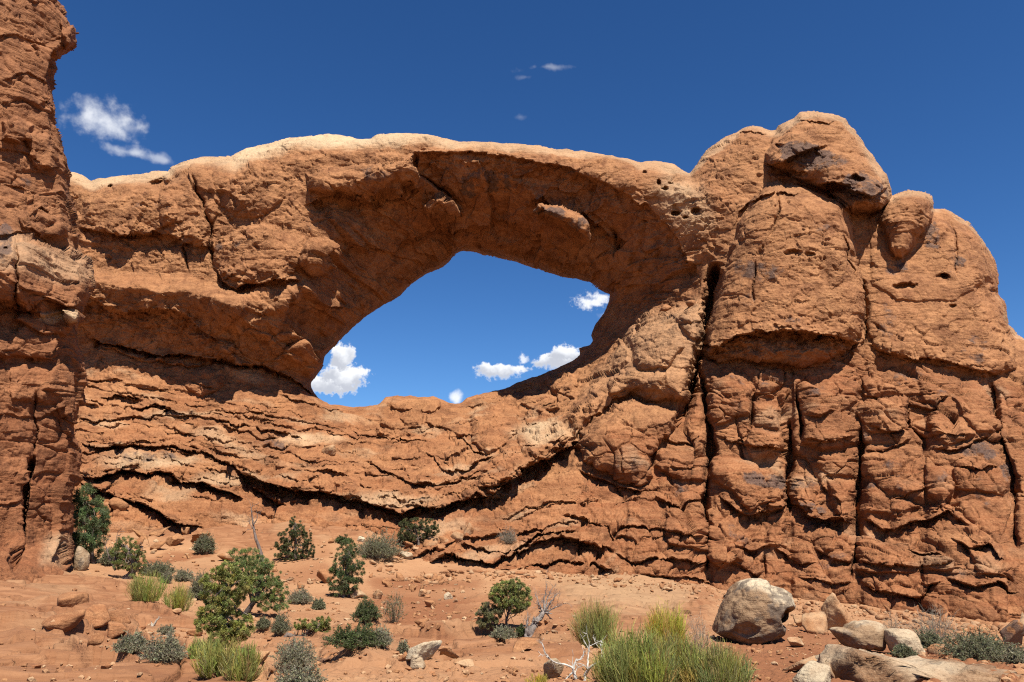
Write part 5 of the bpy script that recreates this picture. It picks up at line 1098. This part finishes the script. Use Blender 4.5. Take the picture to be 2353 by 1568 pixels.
def foliage(lobes, y0, ydep, s, nclump, nspray, r_, spray=(.05, .12), up=.35, surf=.55):
    """lobes: (u, v, ru, rv) photo units round a distance y0; leaf sprays in clumps through every lobe"""
    V, Fs, k_ = [], [], 0; tot = sum(l[2] * l[3] for l in lobes); clumps = []
    for (u, v, ru, rv) in lobes:
        cx, cy, cz = [float(q_) for q_ in px_pt(u, v, y0)]
        m_ = max(4, int(nclump * .86 * ru * rv / tot)); d = unit(r_.normal(size=(m_, 3))); rad = r_.random(m_) ** (1 / 3) * (1 - surf) + surf * r_.uniform(.75, 1.05, m_)
        dy = min(ru, ydep) * s
        c = np.stack([cx + d[:, 0] * rad * ru * s, cy + d[:, 1] * rad * dy, cz + d[:, 2] * rad * rv * s], 1)
        clumps.append(np.concatenate([c, d], 1))
    C = np.concatenate(clumps); m_ = len(C); cr = np.median([min(l[2], l[3]) for l in lobes]) * s * r_.uniform(.14, .34, m_)
    N_ = m_ * nspray; ci = np.repeat(np.arange(m_), nspray); d = unit(r_.normal(size=(N_, 3)) * 1.25 + C[ci, 3:] * .6 + np.array([0, 0, up]))
    P0 = C[ci, :3] + d * cr[ci][:, None] * (r_.random((N_, 1)) * .8); L = r_.uniform(*spray, (N_, 1)) * .46
    P2 = P0 + unit(d + r_.normal(size=(N_, 3)) * .35) * L; P1 = (P0 + P2) / 2 + r_.normal(size=(N_, 3)) * L * .12
    V, Fq_ = strips(P0, P1, P2, L[:, 0] * .16, L[:, 0] * .07, r_)
    return V, Fq_, ci, C
def tree(name, label, cat, base, lobes, trunk, col, seed, nclump=240, nspray=46, ydep=60, spray=(.05, .13), rad=.10, bark=BARK, extra=(), surf=.5, group=None):
    r_ = np.random.default_rng(seed); x, y, z = hit(*base); s = y / F * 1.03
    t = empty(name, (x, y, z), label, cat, group)
    pp = []
    tp = smooth_path([np.array(px_pt(u, v, y + dy), float) for (u, v, dy) in trunk], 12, .012, seed); tp[0, 2] -= .1
    pp.append(tube(tp, np.linspace(rad, rad * .35, 12), 9, .5, seed))
    V, Fq_, ci, C = foliage(lobes, y, ydep, s, nclump, int(nspray * 2.5), r_, spray, surf=surf)
    for k_ in r_.choice(len(C), min(26, len(C)), replace=False):        # limbs that reach into the clumps
        st_ = tp[r_.integers(4, 12)]; e = C[k_, :3]; mid_ = (st_ + e) / 2 + r_.normal(size=3) * .08 * np.linalg.norm(e - st_)
        pp.append(tube(smooth_path([st_, mid_, e], 6, .01, k_), np.linspace(rad * .3, .008, 6), 5))
    for pth in extra:                                                     # bare dead branches
        q_ = smooth_path([np.array(px_pt(u, v, y + dy), float) for (u, v, dy) in pth], 9, .02, seed + 3); pp.append(tube(q_, np.linspace(rad * .3, .008, 9), 5))
        for j_ in range(6):
            a_ = q_[r_.integers(3, 9)]; pp.append(tube(smooth_path([a_, a_ + r_.normal(size=3) * .16 + np.array([0, 0, .1]), a_ + r_.normal(size=3) * .25 + np.array([0, 0, .2])], 5), np.linspace(.012, .004, 5), 4))
    Vt, Ft = join(pp); np_mesh('trunk', Vt, Ft, M_BARK, t, {'tint': tint_arr(len(Vt), bark, .1, r_)}, loc=None)
    ct = np.exp(r_.normal(size=len(C)) * .22); hue_ = np.exp(r_.normal(size=(len(C), 3)) * np.array([.09, .06, .12]))
    tc = np.array(col)[None] * (ct[:, None] * hue_)[ci] * np.exp(r_.normal(size=(len(ci), 1)) * .2)
    dead = r_.random(len(ci)) < .035; tc[dead] = np.array([.22, .17, .10])
    np_mesh('crown', V, Fq_, M_LEAF, t, {'tint': np.concatenate([np.clip(np.repeat(tc, 6, 0), 0, 1), np.ones((len(V), 1))], 1)}, smooth=False)
    return t
tree('evergreen', 'tall dark evergreen crowding the foot of the left cliff', 'tree', (212,1296), [(186,1140,18,30),(205,1150,30,34),(218,1185,32,36),(200,1205,40,40),(215,1235,34,36),(195,1262,36,30),(228,1210,20,26),(180,1180,18,40)], [(214,1298,0),(210,1260,0),(203,1200,0),(196,1150,0)], (0.1176,0.1569,0.0660), 1, 420, 46, 50, (.10,.24), .13)
tree('juniper', 'gnarled juniper with a thick bent dark trunk and bare dead branches', 'tree', (288,1331), [(288,1252,22,16),(270,1265,16,16),(305,1270,18,18),(295,1290,26,20),(322,1288,14,20),(278,1292,18,16),(312,1312,14,14)], [(286,1334,0),(303,1318,.1),(312,1300,0),(300,1280,0),(292,1260,0)], (0.1613,0.1794,0.0561), 2, 260, 40, 40, (.07,.17), .24, extra=([(270,1300,0),(262,1270,0),(268,1250,0),(273,1218,0)],[(265,1310,0),(250,1275,.2),(244,1245,.2)],[(300,1300,0),(318,1270,0),(328,1255,0)]))
tree('juniper', 'big bright green juniper with several trunks at lower left, nearest of the trees', 'tree', (505,1490), [(525,1312,26,20),(500,1335,34,26),(545,1345,34,28),(490,1365,26,22),(525,1385,32,26),(488,1410,34,24),(525,1425,34,22),(480,1437,30,16),(540,1452,34,22),(510,1462,36,20),(560,1440,22,24),(475,1415,16,16)], [(512,1492,0),(517,1440,0),(512,1390,.1),(520,1340,0)], (0.2374,0.2490,0.0671), 3, 620, 44, 50, (.045,.11), .075, bark=(.2,.16,.13))
tree('juniper', 'rounded green juniper just behind the big bright one, with a dark slanting trunk', 'tree', (562,1416), [(570,1280,28,17),(548,1272,20,12),(595,1300,30,22),(575,1315,40,24),(618,1325,30,24),(600,1350,44,26),(635,1360,24,24),(560,1340,26,22),(620,1385,30,18),(645,1388,18,14),(545,1305,20,18)], [(558,1418,0),(578,1392,0),(592,1365,0),(600,1320,0)], (0.1747,0.2171,0.0704), 4, 520, 44, 50, (.055,.13), .13, bark=(.07,.055,.045))
tree('juniper', 'dark cone shaped juniper standing alone on the sandy slope', 'tree', (676,1287), [(680,1200,16,14),(678,1218,24,16),(660,1232,22,16),(695,1236,24,18),(650,1250,20,14),(680,1258,34,16),(705,1262,18,14),(648,1268,20,14),(690,1275,30,12),(665,1277,32,11)], [(678,1289,0),(680,1260,0),(679,1225,0),(679,1200,0)], DGREEN, 5, 330, 44, 60, (.09,.2), .10)
tree('juniper', 'dark column shaped juniper leaning on the rubble slope', 'tree', (790,1374), [(800,1256,16,14),(795,1275,24,20),(815,1290,22,20),(790,1305,30,22),(815,1322,24,20),(780,1335,24,20),(805,1345,26,18),(780,1360,24,14),(770,1320,14,16)], [(788,1376,0),(792,1340,0),(797,1300,0),(800,1260,0)], (0.0952,0.1251,0.0484), 6, 360, 44, 40, (.07,.17), .11)
tree('juniper', 'dark spreading bush of juniper sheltered directly beneath the great ledge', 'tree', (962,1249), [(940,1207,20,14),(955,1203,22,12),(985,1208,22,14),(935,1228,20,16),(960,1228,28,16),(990,1222,18,14),(925,1236,10,10)], [(962,1250,0),(960,1236,0),(955,1215,0)], DGREEN, 7, 260, 42, 50, (.10,.22), .10)
tree('juniper', 'little umbrella topped juniper with a forked dark trunk right of centre', 'tree', (1168,1454), [(1178,1346,22,14),(1160,1352,24,14),(1195,1358,22,18),(1145,1366,20,16),(1172,1372,36,18),(1200,1380,20,18),(1150,1386,18,14),(1190,1396,22,12)], [(1168,1456,0),(1166,1425,0),(1170,1400,0),(1176,1365,0)], (0.2565,0.2679,0.0825), 8, 380, 42, 45, (.045,.11), .045, bark=(.09,.07,.06), extra=([(1167,1428,0),(1185,1412,0),(1195,1400,0)],))
tree('juniper', 'low grey green juniper leaning left beside the umbrella topped one', 'tree', (1150,1452), [(1120,1398,16,12),(1112,1415,16,16),(1132,1410,20,16),(1125,1430,20,14),(1145,1400,12,12),(1105,1435,10,10)], [(1152,1453,0),(1140,1435,0),(1125,1412,0)], (0.1893,0.1758,0.0825), 9, 190, 40, 40, (.045,.11), .035, bark=(.09,.07,.06))
tree('juniper', 'small stunted juniper sprouting from a lying log', 'tree', (700,1462), [(690,1436,14,10),(710,1434,18,11),(735,1430,14,10),(750,1428,10,10),(725,1442,20,8),(745,1444,12,10)], [(656,1458,0),(672,1462,0),(695,1460,0),(708,1450,0),(725,1440,0)], (0.2184,0.2313,0.0671), 10, 170, 40, 40, (.04,.10), .07)

def shrub(name, label, u, v, wpx, hpx, kind, seed, group=None, dens=1.0, cat='shrub', yoff=0):
    """kind: sage (grey twiggy), leafy, broom (upright green stems), bare"""
    r_ = np.random.default_rng(seed); x, y, z = hit(u, v); s = y / F * 1.03; w, h = wpx * s, hpx * s
    px1 = y / 790.0                                          # metres per rendered pixel here
    spec = dict(sage=(420, SAGE, .45, .95), leafy=(300, (.075, .10, .033), .4, .9), broom=(560, YGREEN, .12, .55), bare=(90, (.30, .25, .20), .35, .8), gold=(420, (.42, .36, .06), .12, .5), greygreen=(420, (.17, .17, .095), .4, .9))[kind]
    N_ = int(spec[0] * dens * (1 if kind not in ('broom', 'gold') else .62 * (1.0 + hpx / 90)))
    az = r_.uniform(0, 2 * np.pi, N_); sp = np.sqrt(r_.random(N_)) * 1.0
    rx, ry = np.cos(az) * sp, np.sin(az) * sp
    if kind in ('broom', 'gold'):
        nc_ = 12 + int(wpx / 7); ca = r_.uniform(0, 2 * np.pi, nc_); cs = np.sqrt(r_.random(nc_)); ch = r_.uniform(.45, 1.08, nc_); kk_ = r_.integers(0, nc_, N_)
        cx_, cy_ = np.cos(ca) * cs, np.sin(ca) * cs; rx = .85 * cx_[kk_] + .24 * rx; ry = .85 * cy_[kk_] + .24 * ry; sp = np.hypot(rx, ry)
        b0 = np.stack([x + (.7 * cx_[kk_] + .3 * rx) * w * .36, y + (.7 * cy_[kk_] + .3 * ry) * w * .3, np.full(N_, z - .03)], 1)
        hh = h * (1 - .35 * np.clip(sp, 0, 1) ** 2) * ch[kk_] * (1 - .9 * r_.random(N_) ** 3 * .6)
        P2 = np.stack([x + rx * w * .5, y + ry * w * .40, z + hh * r_.uniform(.72, 1.03, N_)], 1) + r_.normal(size=(N_, 3)) * h * .085
        ctint = np.exp(r_.normal(size=(nc_, 3)) * np.array([.14, .13, .16]))
        P1 = (b0 + P2) / 2 + np.stack([rx * w * .05, ry * w * .05, np.full(N_, h * .03)], 1)
        wd = np.maximum(.0045, px1 * .15)
        V, Fq_ = strips(b0, P1, P2, wd, wd * .55, r_)
        # side stems
        k_ = r_.integers(0, N_, N_ * 2); f = r_.uniform(.25, .8, (N_ * 2, 1)); a0 = P1[k_] * (1 - f) + P2[k_] * f
        a2 = a0 + unit(np.stack([rx[k_] * .5, ry[k_] * .5, np.full(N_ * 2, 1.1)], 1) + r_.normal(size=(N_ * 2, 3)) * .32) * h * r_.uniform(.10, .28, (N_ * 2, 1))
        V2, F2 = strips(a0, (a0 + a2) / 2, a2, wd * .8, wd * .45, r_)
        V, Fq_ = join([(V, Fq_), (V2, F2)])
        ta = tint_arr(len(V), spec[1], .25, r_, 6, .05); ta[:, :3] = np.clip(ta[:, :3] * np.repeat(np.concatenate([ctint[kk_], ctint[kk_][k_]]), 6, 0), 0, 1)
        o = np_mesh(name, V, Fq_, M_LEAF, None, {'tint': ta}, smooth=False, loc=(x, y, z))
    else:
        d = unit(np.stack([rx * w, ry * w, np.sqrt(np.clip(1.05 - sp ** 2, .03, None)) * h * 1.7], 1)); L = np.sqrt((rx * w * .5) ** 2 + (ry * w * .5) ** 2 + ((1 - sp ** 2 * .75) * h) ** 2) * r_.uniform(.62, 1.04, N_) * (.92 + .2 * np.sin(az * 3 + seed) + .13 * np.sin(az * 5 + seed * 2))
        b0 = np.stack([x + rx * w * .12, y + ry * w * .12, np.full(N_, z - .02)], 1); P2 = b0 + d * L[:, None]; P1 = (b0 + P2) / 2 + r_.normal(size=(N_, 3)) * h * .06
        wd = np.maximum(.003, px1 * .13)
        parts_ = [strips(b0, P1, P2, wd * 1.3, wd * .5, r_)]; tn = [tint_arr(N_ * 6, (.26, .22, .17) if kind != 'leafy' else (.16, .12, .08), .25, r_, 6)]
        tw = 4; k_ = np.repeat(np.arange(N_), tw); f = r_.uniform(.35, 1, (N_ * tw, 1)); a0 = P1[k_] * (1 - f) + P2[k_] * f; a2 = a0 + unit(d[k_] + r_.normal(size=(N_ * tw, 3)) * .7) * (h * r_.uniform(.08, .22, (N_ * tw, 1)))
        parts_.append(strips(a0, (a0 + a2) / 2 + r_.normal(size=a0.shape) * h * .01, a2, wd * .7, wd * .35, r_)); tn.append(tint_arr(len(a0) * 6, (.30, .26, .20), .25, r_, 6))
        if kind != 'bare':
            lv = 3 if kind == 'sage' else 8; k_ = np.repeat(np.arange(len(a0)), lv if dens > .5 else 4); f = r_.random((len(k_), 1)); c0 = a0[k_] * (1 - f) + a2[k_] * f
            ll = np.maximum(px1 * .9, .03) * r_.uniform(.6, 1.3, (len(k_), 1)); c2 = c0 + unit(r_.normal(size=c0.shape) + d[np.repeat(np.repeat(np.arange(N_), tw), lv if dens > .5 else 4)] * .6) * ll
            parts_.append(strips(c0, (c0 + c2) / 2, c2, ll[:, 0] * .22, ll[:, 0] * .1, r_)); tn.append(tint_arr(len(c0) * 6, spec[1], .28, r_, 6, .08))
        V, Fq_ = join(parts_)
        o = np_mesh(name, V, Fq_, M_LEAF, None, {'tint': np.concatenate(tn)}, smooth=False, loc=(x, y, z))
    return tag(o, label, cat, group)
S = shrub
S('leafy_shrub', 'compact bright green shrub left of the sparse leafy one on the sandy slope', 840, 1430, 54, 46, 'leafy', 21)
S('leafy_shrub', 'thin open shrub whose leaves let the soil show through, centre left', 905, 1432, 54, 74, 'leafy', 22, dens=.28)
S('leafy_shrub', 'wide mixed green and grey shrub on the edge of the slickrock', 815, 1488, 110, 50, 'leafy', 23, dens=1.2)
S('sagebrush', 'grey right end of the wide mixed shrub on the slickrock edge', 872, 1487, 46, 42, 'sage', 24)
S('sagebrush', 'large pale grey green shrub behind the column shaped juniper', 868, 1284, 92, 54, 'greygreen', 25, dens=1.2)
S('leafy_shrub', 'tiny green shrub high on the slope behind the column shaped juniper', 786, 1250, 32, 18, 'leafy', 26, dens=.6)
S('sagebrush', 'lone grey green shrub right of the rubble pile', 468, 1274, 40, 42, 'greygreen', 27)
S('broom_shrub', 'yellow green broom like shrub at the rim of the left slickrock, nearest the gnarled juniper', 335, 1380, 78, 62, 'broom', 28)
S('broom_shrub', 'yellow green broom like shrub between the slickrock rim and the big juniper', 410, 1404, 58, 64, 'broom', 29)
S('sagebrush', 'grey green low shrub behind the broom like shrub by the gnarled juniper', 360, 1324, 62, 32, 'greygreen', 30)
S('sagebrush', 'round grey sagebrush on the sand behind the broom shrubs', 420, 1336, 36, 25, 'sage', 31)
S('sagebrush', 'tall grey green shrub touching the left of the big juniper', 458, 1380, 44, 58, 'greygreen', 32)
S('sagebrush', 'tiny grey sagebrush between the gnarled juniper and the broom shrubs', 381, 1340, 22, 24, 'sage', 33)
S('sagebrush', 'dark grey sagebrush on the left slickrock, left of its twin', 304, 1500, 64, 43, 'sage', 34)
S('sagebrush', 'wider silvery sagebrush on the left slickrock, right of its twin', 378, 1520, 78, 56, 'sage', 35)
S('sagebrush', 'small wiry tuft above the two sagebrushes on the left slickrock', 381, 1459, 32, 20, 'sage', 36, dens=.5)
S('sagebrush', 'bushy grey sagebrush at bottom left of centre', 675, 1542, 76, 66, 'sage', 37, dens=1.3)
S('sagebrush', 'bluish grey sagebrush cut by the bottom edge', 682, 1590, 96, 54, 'sage', 38, dens=1.2)
S('sagebrush', 'slender grey sagebrush left of the lying log', 643, 1461, 36, 44, 'greygreen', 39, dens=.6)
S('sagebrush', 'small grey sagebrush right behind the big juniper', 604, 1449, 30, 24, 'greygreen', 40, dens=.6)
S('sagebrush', 'straw and grey shrub on the slope right of the rounded juniper', 690, 1388, 52, 32, 'sage', 41)
S('sagebrush', 'little grey green tuft right of the straw and grey shrub', 732, 1402, 26, 24, 'greygreen', 42, dens=.6)
S('broom_shrub', 'thick green broom clump in front of the big juniper', 500, 1555, 96, 76, 'broom', 43, dens=1.4)
S('broom_shrub', 'golden tinged broom clump right of the thick green one', 555, 1562, 70, 72, 'broom', 44, dens=1.1)
S('broom_shrub', 'thin broom clump left of the thick green one', 455, 1515, 50, 46, 'broom', 45, dens=.7)
S('sagebrush', 'low grey sagebrush at the foot of the umbrella topped juniper', 1156, 1478, 54, 26, 'sage', 46)
S('leafy_shrub', 'dark low tuft at the roots of the twisted dead juniper', 1198, 1464, 22, 22, 'leafy', 47, dens=.6)
S('dry_bush', 'ball of dead grey twigs hanging on the folded beds', 1168, 1247, 42, 38, 'bare', 48, dens=2.2)
S('sagebrush', 'small dry tuft at the left of the cream boulder', 927, 1508, 20, 26, 'sage', 49, dens=.5)
S('broom_shrub', 'tall green broom bush raised on bleached stems, left of the golden one', 1375, 1488, 104, 100, 'broom', 50, dens=1.3)
S('broom_shrub', 'large green broom bush at bottom right of centre, widest of its kind', 1480, 1584, 205, 122, 'broom', 51, dens=2.6)
S('broom_shrub', 'golden yellow flowering broom rising behind the large green bush', 1535, 1520, 70, 118, 'gold', 52, dens=1.0)
S('broom_shrub', 'green broom bush spreading right of the golden one, cut by the bottom edge', 1650, 1592, 140, 104, 'broom', 53, dens=1.7)
S('broom_shrub', 'dark green broom bush directly in front of the golden one', 1560, 1580, 110, 110, 'broom', 54, dens=1.6)
S('dry_bush', 'leafless brown bush between the golden broom and the huge boulder', 1608, 1494, 62, 88, 'bare', 55)
S('dry_bush', 'leafless pale bush spreading in front of the right cliff', 2152, 1484, 116, 90, 'bare', 56, dens=2.2)
S('sagebrush', 'dark grey sagebrush under the leafless pale bush', 2136, 1490, 60, 36, 'greygreen', 57)
S('sagebrush', 'broad grey green sagebrush at the right, widest of its kind', 2250, 1518, 120, 62, 'greygreen', 58, dens=1.4)
S('sagebrush', 'grey sagebrush cut by the right edge', 2340, 1526, 56, 36, 'sage', 59)
S('sagebrush', 'small wiry sagebrush growing against the fluted block', 2076, 1512, 46, 28, 'greygreen', 60, dens=.6)
S('dry_bush', 'small leafless bush behind the olive slab', 2050, 1450, 40, 44, 'bare', 61, dens=.7)
S('grass_tuft', 'straw coloured grass tuft at bottom centre beside the bleached branches', 1240, 1572, 60, 26, 'gold', 62, dens=.35, cat='grass tuft')
S('sagebrush', 'grey green tuft behind the gnarled juniper', 250, 1300, 36, 40, 'greygreen', 63, dens=.7)

# ------------------------------------------------------------------ dead wood
def branchy(name, label, cat, base, paths, col, seed, r0, twigs, twl, gn=.4, group=None, y=None):
    """paths: list of ([(u, v, dy)...], r_start, r_end); twigs: fine branches per path"""
    r_ = np.random.default_rng(seed); x, yy, z = hit(*base); y = y or yy; pp = []
    for k_, (pth, ra, rb) in enumerate(paths):
        q_ = smooth_path([np.array(px_pt(u, v, y + dy), float) for (u, v, dy) in pth], 14, .006 * y / 20, seed + k_)
        pp.append(tube(q_, np.linspace(ra, rb, 14), 8, gn, seed + k_))
        for j_ in range(twigs):
            i_ = r_.integers(4, 14); a_ = q_[i_]; d_ = unit(q_[i_] - q_[i_ - 2] + r_.normal(size=3) * .9 * np.linalg.norm(q_[i_] - q_[i_ - 2]) + np.array([0, 0, .02])); L = twl * r_.uniform(.5, 1.3); m_ = a_ + d_ * L * .5 + r_.normal(size=3) * L * .14
            e_ = a_ + d_ * L + r_.normal(size=3) * L * .25; p2 = smooth_path([a_, m_, e_], 6); rr = max(rb * .7, .006); pp.append(tube(p2, np.linspace(rr, rr * .3, 6), 5))
            for _ in range(3):
                b_ = p2[r_.integers(2, 6)]; e2 = b_ + unit(d_ + r_.normal(size=3) * .8) * L * r_.uniform(.25, .55); pp.append(tube(smooth_path([b_, (b_ + e2) / 2 + r_.normal(size=3) * L * .05, e2], 4), np.linspace(rr * .5, rr * .2, 4), 4))
    V, Fq_ = join(pp); o = np_mesh(name, V, Fq_, M_BARK, None, {'tint': tint_arr(len(V), col, .08, r_)}, loc=(x, y, z))
    return tag(o, label, cat, group)
branchy('dead_tree', 'slender leaning dead snag with bare twigs near its top', 'dead tree', (604,1292), [([(604,1296,0),(598,1265,0),(588,1235,0),(582,1205,.1),(577,1168,.1)], .15, .03), ([(583,1205,0),(592,1190,0),(590,1175,0)], .04, .012), ([(586,1222,0),(576,1205,0),(570,1196,0)], .035, .012)], (.17,.13,.11), 71, .1, 9, .55)
branchy('dead_tree', 'twisted silvery dead juniper with a flared gnarled base', 'dead tree', (1222,1462), [([(1222,1466,0),(1223,1448,0),(1234,1430,0),(1243,1418,0),(1252,1408,0)], .15, .05), ([(1210,1464,0),(1211,1440,0),(1213,1418,0)], .07, .01), ([(1228,1464,0),(1236,1458,0),(1245,1446,0)], .05, .012),
  ([(1248,1410,0),(1240,1390,0),(1230,1366,0)], .028, .008), ([(1250,1408,0),(1250,1380,.1),(1256,1350,.1)], .03, .007), ([(1252,1408,0),(1266,1385,-.1),(1282,1362,0)], .028, .007), ([(1252,1410,0),(1272,1400,0),(1292,1394,0)], .024, .006), ([(1250,1408,0),(1258,1375,.2),(1272,1348,.2)], .024, .006)], (.24,.20,.17), 72, .1, 12, .24, gn=.9)
branchy('dead_wood', 'bleached white tangle of dead branches at bottom centre right', 'dead branches', (1330,1560), [([(1330,1575,0),(1322,1555,0),(1318,1535,0),(1325,1515,0)], .03, .014), ([(1340,1575,0),(1346,1550,0),(1360,1530,-.1),(1385,1518,-.1)], .028, .014), ([(1385,1518,0),(1386,1500,0),(1380,1480,0)], .018, .012), ([(1320,1538,0),(1300,1528,0),(1275,1524,0),(1255,1508,0)], .018, .008), ([(1325,1520,0),(1340,1512,0)], .014, .007), ([(1350,1545,0),(1352,1510,.1),(1355,1480,.1)], .016, .01), ([(1260,1512,0),(1252,1500,0)], .010, .006), ([(1318,1545,0),(1302,1560,0),(1285,1575,0)], .016, .008)], BLEACH, 73, .03, 3, .2)
branchy('dead_wood', 'curved bleached stick poking up through the large broom bush', 'dead branch', (1515,1575), [([(1515,1580,-.6),(1528,1545,-.7),(1552,1510,-.8)], .014, .008)], BLEACH, 74, .02, 1, .12, y=drop(1515, 1566)[1])
branchy('dead_wood', 'forked bleached stick poking through the right broom bush', 'dead branch', (1610,1570), [([(1600,1580,-.6),(1615,1555,-.7),(1640,1528,-.7)], .013, .006), ([(1615,1553,-.7),(1630,1545,-.7)], .01, .005)], BLEACH, 75, .02, 1, .12, y=drop(1610, 1566)[1])
branchy('dead_wood', 'bleached broken stump lying on the left slickrock', 'dead wood', (350,1440), [([(340,1446,0),(352,1438,0),(362,1424,0),(366,1416,0)], .05, .012), ([(350,1442,0),(349,1430,0)], .04, .015), ([(345,1444,0),(332,1446,0)], .03, .01)], (.42,.36,.28), 76, .04, 1, .12)
branchy('dead_wood', 'grey fallen pole lying on the slope right of the snag', 'dead wood', (640,1308), [([(618,1312,0),(640,1308,0),(664,1310,0)], .06, .03)], (.30,.25,.2), 77, .05, 1, .2)
